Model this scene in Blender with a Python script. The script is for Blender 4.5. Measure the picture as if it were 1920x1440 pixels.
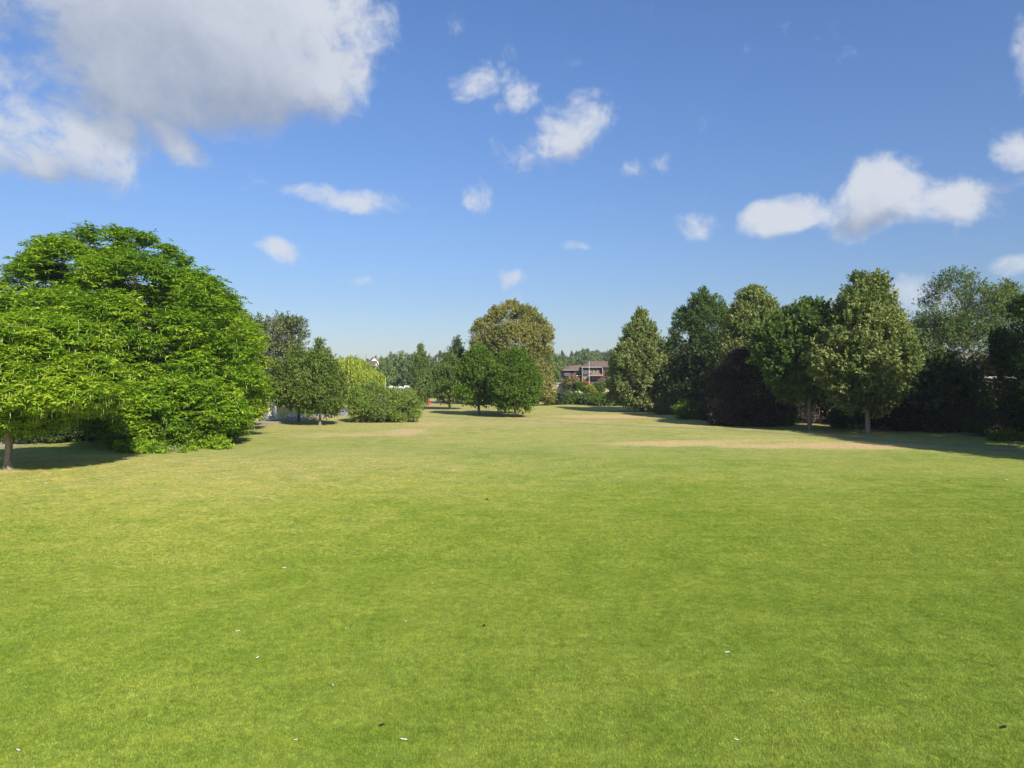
import bpy, math, random
import numpy as np
from mathutils import Vector

for o in list(bpy.data.objects):
    bpy.data.objects.remove(o)
S = bpy.context.scene
COL = S.collection
R = math.radians
EYE = 5.2
HAZE = 0.00016
F = 1331.0            # focal length in pixels of the 1920 px wide photograph
HZ = 715.0            # horizon row

# ------------------------------------------------------------------ camera
cd = bpy.data.cameras.new('camera')
cam = bpy.data.objects.new('camera', cd)
COL.objects.link(cam)
cam.location = (0, 0, EYE)
cam.rotation_euler = (R(90) - math.atan((720 - HZ) / F), 0, 0)
cd.sensor_width = 36
cd.lens = 36 * F / 1920
cd.clip_start = 0.1
cd.clip_end = 9000
S.camera = cam

# ------------------------------------------------------------------ light and exposure
SUN_VEC = Vector((12.0, -23.0, 17.0)).normalized()       # towards the sun
SUN_EL = math.asin(SUN_VEC.z)
SUN_ROT = math.atan2(SUN_VEC.x, SUN_VEC.y)
sl = bpy.data.lights.new('sun', 'SUN')
sl.energy = 5.0
sl.angle = R(0.5)
sl.color = (1.0, 0.93, 0.82)
sun = bpy.data.objects.new('sun', sl)
COL.objects.link(sun)
sun.location = (30, -60, 60)
sun.rotation_euler = (-SUN_VEC).to_track_quat('-Z', 'Y').to_euler()
S.view_settings.view_transform = 'Standard'
S.view_settings.look = 'None'
S.view_settings.exposure = 0.6
S.view_settings.gamma = 1.0
S.view_settings.use_curve_mapping = False
S.render.engine = 'CYCLES'
S.cycles.max_bounces = 8
S.cycles.transparent_max_bounces = 8

# ------------------------------------------------------------------ node helpers
class NT:
    def __init__(s, tree):
        s.t = tree; s.n = tree.nodes; s.l = tree.links
    def new(s, typ, **kw):
        n = s.n.new(typ)
        for k, v in kw.items():
            setattr(n, k, v)
        return n
    def put(s, sock, v):
        if isinstance(v, bpy.types.NodeSocket):
            s.l.new(v, sock)
        elif v is not None:
            sock.default_value = v
    def m(s, op, a, b=None, c=None, clamp=False):
        n = s.new('ShaderNodeMath', operation=op, use_clamp=clamp)
        s.put(n.inputs[0], a); s.put(n.inputs[1], b); s.put(n.inputs[2], c)
        return n.outputs[0]
    def noise(s, vec, scale, detail=4, rough=0.55, dist=0.0, col=False):
        n = s.new('ShaderNodeTexNoise')
        s.put(n.inputs['Vector'], vec)
        n.inputs['Scale'].default_value = scale
        n.inputs['Detail'].default_value = detail
        n.inputs['Roughness'].default_value = rough
        n.inputs['Distortion'].default_value = dist
        return n.outputs['Color' if col else 'Fac']
    def mix(s, f, a, b, mode='MIX'):
        n = s.new('ShaderNodeMix', data_type='RGBA', blend_type=mode)
        s.put(n.inputs[0], f)
        s.put(n.inputs[6], a if isinstance(a, bpy.types.NodeSocket) else tuple(a) + (1,) * (4 - len(a)))
        s.put(n.inputs[7], b if isinstance(b, bpy.types.NodeSocket) else tuple(b) + (1,) * (4 - len(b)))
        return n.outputs[2]
    def ss(s, v, lo, hi):
        n = s.new('ShaderNodeMapRange', interpolation_type='SMOOTHSTEP')
        s.put(n.inputs[0], v)
        n.inputs[1].default_value = lo; n.inputs[2].default_value = hi
        return n.outputs[0]
    def mr(s, v, lo, hi, a, b):
        n = s.new('ShaderNodeMapRange')
        s.put(n.inputs[0], v)
        n.inputs[1].default_value = lo; n.inputs[2].default_value = hi
        n.inputs[3].default_value = a; n.inputs[4].default_value = b
        return n.outputs[0]

# ------------------------------------------------------------------ world: sky and cumulus
W = bpy.data.worlds.new('World')
S.world = W
W.use_nodes = True
w = NT(W.node_tree)
w.n.clear()
sky = w.new('ShaderNodeTexSky')
sky.sky_type = 'NISHITA'
sky.sun_disc = False
sky.sun_elevation = SUN_EL
sky.sun_rotation = SUN_ROT
sky.altitude = 0
sky.air_density = 1.0
sky.dust_density = 0.5
sky.ozone_density = 1.6

# cloud field as a function of direction (azimuth, elevation in radians)
CLOUDS = [  # px, py, half-width, half-height, tilt deg, weight
    (390, 35, 305, 150, 0, 1.25), (580, 125, 130, 92, 0, 1.0), (260, 100, 190, 100, -10, 1.0), (330, 170, 230, 55, 0, .9),
    (130, 262, 150, 72, 5, .85), (50, 305, 95, 42, 0, .8), (95, 165, 85, 55, 20, .62), (190, 215, 120, 60, 30, .72),
    (330, 250, 95, 38, 38, .78), (30, 60, 60, 30, 0, .12),
    (915, 135, 80, 40, -38, .66), (975, 172, 48, 40, 0, .68), (1060, 245, 100, 50, -35, .78), (1010, 290, 90, 24, 0, .5), (1105, 215, 55, 44, -20, .62), (935,285,28,32,0,.42), (950, 210, 40, 30, 0, .38),
    (1188, 312, 27, 27, 0, .62), (1238, 300, 28, 24, 0, .66),
    (655, 380, 95, 27, 5, .75), (770, 396, 25, 12, 0, .3), (893, 372, 38, 28, -10, .72), (525, 480, 66, 22, 8, .7),
    (1318, 418, 62, 26, 5, .64),
    (1640, 372, 100, 58, -30, 1.0), (1690, 330, 60, 32, -25, .7), (1465, 412, 70, 32, -15, .85), (1560, 400, 70, 30, -10, .85), (1810, 370, 80, 46, -5, .95), (1690, 400, 200, 28, 0, .7),
    (1905, 90, 34, 64, 15, .62), (1915, 252, 60, 36, 0, .7), (1875, 120, 50, 30, 0, .22),
    (960, 527, 36, 15, 0, .62), (1580, 572, 75, 22, 0, .5), (1725, 548, 85, 34, 0, .7), (1905, 512, 50, 24, 0, .6),
    (1065, 460, 42, 10, 0, .45), (1060, 505, 30, 10, 0, .3), (680, 525, 26, 10, 0, .4), (560, 540, 30, 10, 0, .35), (515, 583, 45, 11, 0, .5),
    (970, 562, 60, 14, 0, .35), (1240, 598, 80, 16, 0, .35), (1085, 655, 120, 18, 0, .25), (840, 30, 30, 22, 0, .42), (1570, 262, 28, 20, 0, .2),
    (1180, 15, 50, 16, 0, .2), (430, 245, 26, 26, 40, .3), (960, 485, 25, 8, 0, .3), (1350, 505, 40, 9, 0, .2),
]
grp = bpy.data.node_groups.new('cloud_field', 'ShaderNodeTree')
grp.interface.new_socket('Vector', in_out='INPUT', socket_type='NodeSocketVector')
grp.interface.new_socket('Density', in_out='OUTPUT', socket_type='NodeSocketFloat')
grp.interface.new_socket('Shift', in_out='OUTPUT', socket_type='NodeSocketFloat')
g = NT(grp)
gi = g.new('NodeGroupInput'); go = g.new('NodeGroupOutput')
p0 = gi.outputs[0]
wn = g.noise(p0, 7.0, 3, 0.5, col=True)
vm = g.new('ShaderNodeVectorMath', operation='MULTIPLY_ADD')
g.put(vm.inputs[0], wn); vm.inputs[1].default_value = (0.10, 0.07, 0); vm.inputs[2].default_value = (0, 0, 0)
va = g.new('ShaderNodeVectorMath', operation='ADD')
g.put(va.inputs[0], p0); g.put(va.inputs[1], vm.outputs[0])
vs = g.new('ShaderNodeVectorMath', operation='SUBTRACT')
g.put(vs.inputs[0], va.outputs[0]); vs.inputs[1].default_value = (0.05, 0.035, 0)
pw = vs.outputs[0]
acc = None
for (px, py, hw, hh, tilt, wt) in CLOUDS:
    dx, dz = (px - 960) / F, (HZ - py) / F
    az = math.atan(dx); el = math.atan(dz * math.cos(az))
    mp = g.new('ShaderNodeMapping', vector_type='TEXTURE')
    g.put(mp.inputs[0], pw)
    mp.inputs[1].default_value = (az, el, 0)
    mp.inputs[2].default_value = (0, 0, R(-tilt))
    mp.inputs[3].default_value = (hw / F * math.cos(az) ** 1.5 * 1.45, hh / F * math.cos(az) * 1.5, 1)
    ln = g.new('ShaderNodeVectorMath', operation='DOT_PRODUCT')
    g.put(ln.inputs[0], mp.outputs[0]); g.put(ln.inputs[1], mp.outputs[0])
    v = g.m('MULTIPLY', g.m('SUBTRACT', 1.0, ln.outputs['Value'], clamp=True), wt)
    if acc is None: acc = v
    else:
        n = g.new('ShaderNodeMath', operation='SMOOTH_MAX')
        g.put(n.inputs[0], acc); g.put(n.inputs[1], v); n.inputs[2].default_value = 0.12
        acc = n.outputs[0]
# elsewhere in the sky (away from the picture's centre of view) scattered clouds go on
sep = g.new('ShaderNodeSeparateXYZ'); g.put(sep.inputs[0], pw)
far = g.ss(g.m('ABSOLUTE', sep.outputs[0]), 0.75, 1.1)
hi = g.ss(sep.outputs[1], 0.55, 0.75)
away = g.m('MAXIMUM', far, hi)
cov = g.m('MULTIPLY', g.ss(g.noise(pw, 2.6, 3), 0.52, 0.72), away)
acc = g.m('MAXIMUM', acc, cov)
fb = g.noise(pw, 13.0, 10, 0.62)
fb2 = g.noise(pw, 55.0, 5, 0.6)
ff = g.m('ADD', g.m('MULTIPLY', g.m('SUBTRACT', fb, 0.5), 1.25), g.m('MULTIPLY', g.m('SUBTRACT', fb2, 0.5), 0.35))
edge = g.ss(acc, 0.0, 0.12)
dens = g.m('MULTIPLY', g.m('ADD', g.m('SUBTRACT', acc, 0.33), g.m('MULTIPLY', ff, 1.3)), edge)
g.put(go.inputs[0], dens)
g.put(go.inputs[1], acc)

tc = w.new('ShaderNodeTexCoord')
sp = w.new('ShaderNodeSeparateXYZ')
w.put(sp.inputs[0], tc.outputs['Generated'])
azn = w.m('ARCTAN2', sp.outputs[0], sp.outputs[1])
eln = w.m('ARCSINE', sp.outputs[2])
def field(dx, dy):
    c = w.new('ShaderNodeCombineXYZ')
    w.put(c.inputs[0], w.m('ADD', azn, dx)); w.put(c.inputs[1], w.m('ADD', eln, dy))
    gn = w.new('ShaderNodeGroup'); gn.node_tree = grp
    w.put(gn.inputs[0], c.outputs[0])
    return gn.outputs[0], gn.outputs[1]
d0, a0 = field(0.0, 0.0)
d1, a1 = field(0.015, 0.045)          # the same field a little towards the light
alpha = w.m('MULTIPLY', w.ss(d0, -0.05, 0.55), 0.92)
base_ = w.m('SUBTRACT', d1, d0)       # more cloud above than here: the shaded underside
low_ = w.m('SUBTRACT', a1, a0)
thick = w.m('ADD', w.m('MULTIPLY', w.ss(low_, -0.12, 0.32), 0.55), w.m('MULTIPLY', w.ss(a1, 0.45, 1.25), 0.22))
thick = w.m('ADD', thick, w.m('MULTIPLY', w.ss(base_, -0.5, 0.6), 0.30), clamp=True)
thick = w.m('MULTIPLY', thick, w.ss(a0, 0.1, 0.6))
ccol = w.mix(thick, (5.15, 5.4, 5.9), (2.55, 2.95, 3.8))
fade = w.ss(eln, -0.02, 0.22)
ccol = w.mix(fade, (3.9, 4.6, 5.6), ccol)
hsv = w.new('ShaderNodeHueSaturation')
hsv.inputs['Saturation'].default_value = 1.15
w.put(hsv.inputs['Color'], sky.outputs[0])
rp = w.new('ShaderNodeFloatCurve')       # a hazier, dimmer horizon than the clear sky model gives
cv = rp.mapping.curves[0]
cv.points[0].location = (0.0, 0.60); cv.points[1].location = (1.0, 1.0)
for q_ in ((0.09, .66), (0.19, .79), (0.30, .90), (0.45, .99)): cv.points.new(*q_)
rp.mapping.update(); w.put(rp.inputs['Value'], w.m('MAXIMUM', eln, 0.0))
tint = w.new('ShaderNodeCombineColor')
for i_, k_ in enumerate((0.93, 0.97, 1.17)): w.put(tint.inputs[i_], w.m('MULTIPLY', rp.outputs[0], k_))
skyc = w.mix(1.0, hsv.outputs[0], tint.outputs[0], 'MULTIPLY')
final = w.mix(alpha, skyc, ccol)
bg = w.new('ShaderNodeBackground')
bg.inputs[1].default_value = 0.09
w.put(bg.inputs[0], final)
wo = w.new('ShaderNodeOutputWorld')
w.l.new(bg.outputs[0], wo.inputs[0])
W.cycles.sampling_method = 'MANUAL'
W.cycles.sample_map_resolution = 512

# ------------------------------------------------------------------ object helpers
def WP(px, py, d):
    """point seen at photograph pixel (px,py) at distance d along the view"""
    return ((px - 960) / F * d, d, EYE + (HZ - py) / F * d)
def GP(px, py):
    d = EYE * F / (py - HZ)
    return ((px - 960) / F * d, d)
def X(px, d): return (px - 960) / F * d
def Z(py, d): return EYE + (HZ - py) / F * d

def tag(o, label=None, cat=None, group=None, kind=None):
    if label: o['label'] = label
    if cat: o['category'] = cat
    if group: o['group'] = group
    if kind: o['kind'] = kind
    return o
def empty(name, loc=(0, 0, 0), rz=0.0, label=None, cat=None, group=None):
    o = bpy.data.objects.new(name, None)
    COL.objects.link(o)
    o.empty_display_size = 0.3
    o.location = loc; o.rotation_euler = (0, 0, rz)
    return tag(o, label, cat, group)
def link_mesh(name, me, mat, parent=None):
    o = bpy.data.objects.new(name, me)
    COL.objects.link(o)
    if mat is not None and not me.materials:
        me.materials.append(mat)
    if parent is not None: o.parent = parent
    return o
def copy_tree(o, parent=None):
    c = o.copy(); COL.objects.link(c); c.parent = parent
    for ch in list(o.children): copy_tree(ch, c)
    return c
def np_mesh(name, V, Fc, n, cols=None, smooth=False):
    """V (k,3); Fc (m,n) faces all with n corners"""
    me = bpy.data.meshes.new(name)
    V = np.ascontiguousarray(V, dtype=np.float32); Fc = np.ascontiguousarray(Fc, dtype=np.int32)
    me.vertices.add(len(V)); me.vertices.foreach_set('co', V.ravel())
    me.loops.add(Fc.size); me.loops.foreach_set('vertex_index', Fc.ravel())
    me.polygons.add(len(Fc))
    me.polygons.foreach_set('loop_start', np.arange(0, Fc.size, n, dtype=np.int32))
    if smooth:
        me.polygons.foreach_set('use_smooth', np.ones(len(Fc), dtype=bool))
    if cols is not None:
        a = me.attributes.new('tint', 'FLOAT_COLOR', 'POINT')
        c4 = np.ones((len(V), 4), dtype=np.float32); c4[:, :3] = cols
        a.data.foreach_set('color', c4.ravel())
    me.update(calc_edges=True)
    return me

class MB:
    """collects boxes, prisms and tubes into one mesh"""
    def __init__(s): s.v = []; s.f = []
    def add(s, vs, fs):
        b = len(s.v); s.v += [tuple(p) for p in vs]; s.f += [tuple(i + b for i in q) for q in fs]; return s
    def box(s, x0, y0, z0, x1, y1, z1):
        return s.add([(x0,y0,z0),(x1,y0,z0),(x1,y1,z0),(x0,y1,z0),(x0,y0,z1),(x1,y0,z1),(x1,y1,z1),(x0,y1,z1)],
                     [(0,3,2,1),(4,5,6,7),(0,1,5,4),(1,2,6,5),(2,3,7,6),(3,0,4,7)])
    def prism(s, poly, axis, a, b):
        n = len(poly); vs = []
        for t in (a, b):
            for (p, q) in poly:
                vs.append({'x': (t, p, q), 'y': (p, t, q), 'z': (p, q, t)}[axis])
        fs = [tuple(range(n))[::-1], tuple(range(n, 2 * n))]
        for i in range(n):
            j = (i + 1) % n; fs.append((i, j, j + n, i + n))
        return s.add(vs, fs)
    def tube(s, pts, rad, sides=8):
        pts = [Vector(p) for p in pts]; n = len(pts); vs = []; fs = []
        for i, p in enumerate(pts):
            t = (pts[min(i + 1, n - 1)] - pts[max(i - 1, 0)]).normalized()
            a = t.cross(Vector((0.3, 0.9, 0.1)) if abs(t.y) < .9 else Vector((1, 0, 0))).normalized(); b = t.cross(a)
            r = rad[i] if hasattr(rad, '__len__') else rad
            for k in range(sides):
                an = 2 * math.pi * k / sides
                vs.append(p + a * (r * math.cos(an)) + b * (r * math.sin(an)))
        for i in range(n - 1):
            for k in range(sides):
                k2 = (k + 1) % sides
                fs.append((i*sides+k, i*sides+k2, (i+1)*sides+k2, (i+1)*sides+k))
        fs.append(tuple(range(sides))[::-1]); fs.append(tuple((n-1)*sides + k for k in range(sides)))
        return s.add(vs, fs)
    def loft(s, rings):
        n = len(rings[0]); vs = [p for r in rings for p in r]; fs = []
        for i in range(len(rings) - 1):
            for k in range(n):
                k2 = (k + 1) % n
                fs.append((i*n+k, i*n+k2, (i+1)*n+k2, (i+1)*n+k))
        fs.append(tuple(range(n))[::-1]); fs.append(tuple((len(rings)-1)*n + k for k in range(n)))
        return s.add(vs, fs)
    def build(s, name, mat, parent=None, smooth=False, bevel=0.0):
        me = bpy.data.meshes.new(name)
        me.from_pydata(s.v, [], s.f); me.update()
        import bmesh
        bm = bmesh.new(); bm.from_mesh(me); bmesh.ops.recalc_face_normals(bm, faces=bm.faces); bm.to_mesh(me); bm.free()
        if smooth:
            for p in me.polygons: p.use_smooth = True
        o = link_mesh(name, me, mat, parent)
        if bevel:
            b = o.modifiers.new('bevel', 'BEVEL'); b.width = bevel; b.segments = 2
        return o

# ------------------------------------------------------------------ materials
MATS = {}
def mat_plain(name, col, rough=0.7, spec=0.3, var=0.15, scale=3.0, metal=0.0, bump=0.0):
    m = bpy.data.materials.new(name); m.use_nodes = True
    t = NT(m.node_tree); b = t.n['Principled BSDF']
    geo = t.new('ShaderNodeNewGeometry')
    n1 = t.noise(geo.outputs['Position'], scale, 5, 0.6)
    c = t.mix(t.mr(n1, 0.3, 0.7, 0, 1), tuple(v * (1 - var) for v in col), tuple(min(1, v * (1 + var)) for v in col))
    t.put(b.inputs['Base Color'], c)
    b.inputs['Roughness'].default_value = rough
    b.inputs['Metallic'].default_value = metal
    b.inputs['Specular IOR Level'].default_value = spec
    if bump:
        bp = t.new('ShaderNodeBump'); bp.inputs['Strength'].default_value = bump
        t.put(bp.inputs['Height'], t.noise(geo.outputs['Position'], scale * 6, 4)); t.put(b.inputs['Normal'], bp.outputs[0])
    MATS[name] = m
    return m
def mat_leaf(name, trans=0.35, rough=0.5, spec=0.35):
    m = bpy.data.materials.new(name); m.use_nodes = True
    t = NT(m.node_tree); b = t.n['Principled BSDF']; out = t.n['Material Output']
    at = t.new('ShaderNodeAttribute', attribute_name='tint')
    t.put(b.inputs['Base Color'], at.outputs['Color'])
    b.inputs['Roughness'].default_value = rough
    b.inputs['Specular IOR Level'].default_value = spec
    tr = t.new('ShaderNodeBsdfTranslucent')
    t.put(tr.inputs[0], t.mix(1.0, at.outputs['Color'], (1.35, 1.5, 0.6), 'MULTIPLY'))
    mx = t.new('ShaderNodeMixShader'); mx.inputs[0].default_value = trans
    t.l.new(b.outputs[0], mx.inputs[1]); t.l.new(tr.outputs[0], mx.inputs[2]); t.l.new(mx.outputs[0], out.inputs[0])
    return m
LEAF = mat_leaf('leaf', 0.34, 0.6, 0.2)
LEAF_DULL = mat_leaf('leaf_dull', 0.22, 0.6, 0.25)

def mat_bark(name, c1, c2, sc=6.0):
    m = bpy.data.materials.new(name); m.use_nodes = True
    t = NT(m.node_tree); b = t.n['Principled BSDF']
    geo = t.new('ShaderNodeNewGeometry')
    mp = t.new('ShaderNodeMapping'); t.put(mp.inputs[0], geo.outputs['Position']); mp.inputs[3].default_value = (1, 1, 0.25)
    n1 = t.noise(mp.outputs[0], sc, 6, 0.65)
    t.put(b.inputs['Base Color'], t.mix(t.ss(n1, 0.35, 0.65), c1, c2))
    b.inputs['Roughness'].default_value = 0.9
    bp = t.new('ShaderNodeBump'); bp.inputs['Strength'].default_value = 0.6; bp.inputs['Distance'].default_value = 0.05
    t.put(bp.inputs['Height'], n1); t.put(b.inputs['Normal'], bp.outputs[0])
    return m
BARK = mat_bark('bark', (0.16, 0.13, 0.10), (0.34, 0.29, 0.22))
BARK_DARK = mat_bark('bark_dark', (0.05, 0.04, 0.03), (0.13, 0.11, 0.085))
BARK_PALE = mat_bark('bark_pale', (0.3, 0.27, 0.22), (0.62, 0.58, 0.5))

# ------------------------------------------------------------------ ground sheet with river bed and far hill
NEAR_BANK = [(-62, 10), (-52, 35), (-45, 55), (-38, 72), (-33.8, 88.5), (-30.8, 104), (-27.9, 117), (-28.5, 133), (-36, 148), (-39, 163), (-33, 188), (-28, 235), (-26, 300), (-30, 420)]
FAR_BANK = [(-110, 460), (-66, 330), (-60, 250), (-70, 205), (-80, 150), (-88, 90), (-105, 40), (-125, 10)]
def smooth_line(P, k=6):
    P = [Vector((p[0], p[1])) for p in P]; out = []
    for i in range(len(P) - 1):
        a, b, c, d = P[max(i-1, 0)], P[i], P[i+1], P[min(i+2, len(P)-1)]
        for j in range(k):
            t = j / k
            out.append(0.5 * ((2*b) + (c-a)*t + (2*a-5*b+4*c-d)*t*t + (3*b-a-3*c+d)*t*t*t))
    out.append(P[-1])
    return [(p.x, p.y) for p in out]
NB = smooth_line(NEAR_BANK); FB = smooth_line(FAR_BANK)
RIVER = np.array(NB + FB)
def river_sdf(x, y):
    """positive inside the river, metres"""
    n = len(RIVER); best = np.full(x.shape, 1e9); inside = np.zeros(x.shape, bool)
    for i in range(n):
        a = RIVER[i]; b = RIVER[(i + 1) % n]; e = b - a
        t = np.clip(((x - a[0]) * e[0] + (y - a[1]) * e[1]) / (e @ e + 1e-9), 0, 1)
        best = np.minimum(best, (x - a[0] - t * e[0]) ** 2 + (y - a[1] - t * e[1]) ** 2)
        if a[1] != b[1]:
            c = ((a[1] > y) != (b[1] > y)) & (x < (b[0] - a[0]) * (y - a[1]) / (b[1] - a[1]) + a[0])
            inside ^= c
    return np.where(inside, 1, -1) * np.sqrt(best)
def sst(v, a, b):
    t = np.clip((v - a) / (b - a), 0, 1); return t * t * (3 - 2 * t)
def hill(x, y):
    h = 17 * np.exp(-((x - 90) / 190) ** 2 - ((y - 640) / 150) ** 2)
    h = h + 9 * np.exp(-((x + 190) / 260) ** 2 - ((y - 760) / 190) ** 2)
    h = h + 14 * np.exp(-((x - 420) / 220) ** 2 - ((y - 520) / 200) ** 2)
    return h * sst(y, 260, 420)
xs = np.concatenate([-np.geomspace(3500, 134, 26), np.arange(-130, 80, 1.0), np.geomspace(82, 3500, 30)])
ys = np.concatenate([-np.geomspace(1500, 14, 16), np.arange(-10, 300, 1.0), np.geomspace(304, 6500, 46)])
GX, GY = np.meshgrid(xs, ys)
sd = river_sdf(GX.ravel(), GY.ravel()).reshape(GX.shape)
GZ = -3.0 * sst(sd, 0.0, 1.5) + hill(GX, GY)
nx, ny = len(xs), len(ys)
idx = np.arange(nx * ny).reshape(ny, nx)
Q = np.stack([idx[:-1, :-1], idx[:-1, 1:], idx[1:, 1:], idx[1:, :-1]], -1).reshape(-1, 4)
V = np.stack([GX, GY, GZ], -1).reshape(-1, 3)
# how dry the turf is: worn and scorched areas of the park
def dryness(x, y):
    d = np.zeros(x.shape)
    def blob(cx, cy, rx, ry, a, rot=0.0):
        c, s_ = math.cos(rot), math.sin(rot)
        u = ((x - cx) * c + (y - cy) * s_) / rx; v = (-(x - cx) * s_ + (y - cy) * c) / ry
        return a * np.exp(-(u * u + v * v) ** 1.15)
    for b in [(-16.5, 69, 9, 4, .7), (-11, 73, 3.0, 9, .85), (-10, 86, 5, 10, .7),
              (14, 59.5, 9, 3.8, .86, .1), (20, 57, 6, 3.2, .8, .1), (27, 57.5, 9, 4.6, .88, .0), (22, 62.5, 14, 4.0, .62, .05), (-9, 72, 4, 6, .6), (-5, 90, 10, 5, .6), (9, 72, 12, 4, .5), (-19, 66, 5, 2.0, .6), (20, 84, 10, 5, .7), (20, 67, 14, 6, .55),
              (6, 92, 16, 12, .62), (14, 105, 12, 8, .95), (2, 115, 14, 10, .5), (-6, 66, 9, 5, .38),
              (-16, 100, 10, 8, .55), (-20, 62, 8, 3, .35), (4, 140, 30, 20, .45), (-10, 150, 20, 20, .5),
              (0.3, 13.35, .16, .16, .9), (-8.6, 12.7, .22, .2, .8), (-4.6, 26.5, 1.1, .6, .45), (-29.7, 40.5, 2.0, 1.6, .8), (-26, 83, 5, 6, .5), (-5,27,.6,1.2,.4)]:
        d = np.maximum(d, blob(*b))
    base = .30 * sst(y, 14, 44) + .20 * sst(-x, -10, 16) * sst(y, 7, 20) * (1 - .8 * sst(y, 46, 62)) + .15 * sst(y + .25 * x, 50, 66) + .06 * sst(y, 70, 90)
    return np.clip(np.maximum(d, base) , 0, 1)
DRY = dryness(V[:, 0], V[:, 1])
sdr = river_sdf(V[:, 0], V[:, 1])
me = np_mesh('ground', V, Q, 4, smooth=True)
a = me.attributes.new('dry', 'FLOAT', 'POINT'); a.data.foreach_set('value', DRY.astype(np.float32))
def lawn_color(t, pos, dry):
    """colour of the turf at a place: shared by the soil sheet and the grass blades"""
    n_big = t.noise(pos, 0.11, 4, 0.6)
    n_mid = t.noise(pos, 0.7, 5, 0.65, 0.4)
    n_fin = t.noise(pos, 4.5, 6, 0.7)
    n_tiny = t.noise(pos, 28.0, 3, 0.7)
    green = t.mix(t.ss(n_mid, 0.36, 0.66), (0.152, 0.232, 0.031), (0.200, 0.272, 0.046))
    green = t.mix(t.m('MULTIPLY', t.ss(n_big, 0.3, 0.7), t.m('ADD', t.m('MULTIPLY', dry, 1.6), 0.12), clamp=True), green, (0.30, 0.325, 0.085))
    straw = t.mix(t.ss(n_fin, 0.35, 0.65), (0.45, 0.31, 0.165), (0.58, 0.43, 0.25))
    k = t.m('ADD', dry, t.m('MULTIPLY', t.m('SUBTRACT', n_mid, 0.5), 0.6))
    k = t.m('ADD', k, t.m('MULTIPLY', t.m('SUBTRACT', n_fin, 0.5), 0.62))
    c = t.mix(t.ss(k, 0.15, 0.80), green, (0.39, 0.37, 0.135))
    k2 = t.m('ADD', k, t.m('MULTIPLY', t.m('SUBTRACT', t.noise(pos, 0.9, 8, 0.75, 0.8), 0.5), 1.7))
    c = t.mix(t.ss(k2, 0.50, 0.90), c, straw)
    moss = t.ss(t.noise(pos, 1.3, 5, 0.6, 0.5), 0.56, 0.70)
    c = t.mix(t.m('MULTIPLY', moss, 0.5), c, t.mix(1.0, c, (0.74, 0.80, 0.72), 'MULTIPLY'))
    c = t.mix(1.0, c, (1.09, 1.06, 1.06), 'MULTIPLY')
    f = t.m('ADD', t.m('MULTIPLY', n_fin, 0.55), t.m('MULTIPLY', n_tiny, 0.5))
    return t.mix(1.0, c, t.mix(t.ss(f, 0.36, 0.68), (0.66, 0.69, 0.6), (1.16, 1.13, 1.08)), 'MULTIPLY')
gm = bpy.data.materials.new('turf'); gm.use_nodes = True
t = NT(gm.node_tree); b = t.n['Principled BSDF']
geo = t.new('ShaderNodeNewGeometry')
at = t.new('ShaderNodeAttribute', attribute_name='dry')
c = lawn_color(t, geo.outputs['Position'], at.outputs['Fac'])
sx = t.new('ShaderNodeSeparateXYZ'); t.put(sx.inputs[0], geo.outputs['Position'])
mud = t.ss(sx.outputs[2], -0.05, -0.6)
mudn = t.m('SUBTRACT', 1.0, t.ss(sx.outputs[2], -0.6, -0.05))
c = t.mix(mudn, c, (0.10, 0.085, 0.06))
t.put(b.inputs['Base Color'], c)
b.inputs['Roughness'].default_value = 0.95
b.inputs['Specular IOR Level'].default_value = 0.1
bp = t.new('ShaderNodeBump'); bp.inputs['Strength'].default_value = 0.5; bp.inputs['Distance'].default_value = 0.04
t.put(bp.inputs['Height'], t.noise(geo.outputs['Position'], 14.0, 5, 0.7)); t.put(b.inputs['Normal'], bp.outputs[0])
ground = link_mesh('ground', me, gm)
tag(ground, kind='structure')

# water
wm = bpy.data.materials.new('river_water'); wm.use_nodes = True
t = NT(wm.node_tree); b = t.n['Principled BSDF']
b.inputs['Base Color'].default_value = (0.035, 0.045, 0.03, 1)
b.inputs['Roughness'].default_value = 0.06
b.inputs['IOR'].default_value = 1.33
geo = t.new('ShaderNodeNewGeometry')
mp = t.new('ShaderNodeMapping'); t.put(mp.inputs[0], geo.outputs['Position']); mp.inputs[3].default_value = (1, 0.6, 1)
bp = t.new('ShaderNodeBump'); bp.inputs['Strength'].default_value = 0.35; bp.inputs['Distance'].default_value = 0.05
t.put(bp.inputs['Height'], t.noise(mp.outputs[0], 2.2, 4, 0.55)); t.put(b.inputs['Normal'], bp.outputs[0])
rr = np.array(NB + FB)
me = bpy.data.meshes.new('river')
vv = [(-300, -20, -0.75), (-5, -20, -0.75), (-5, 470, -0.75), (-300, 470, -0.75)]
me.from_pydata(vv, [], [(0, 1, 2, 3)]); me.update()
tag(link_mesh('river', me, wm), kind='structure')

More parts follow.
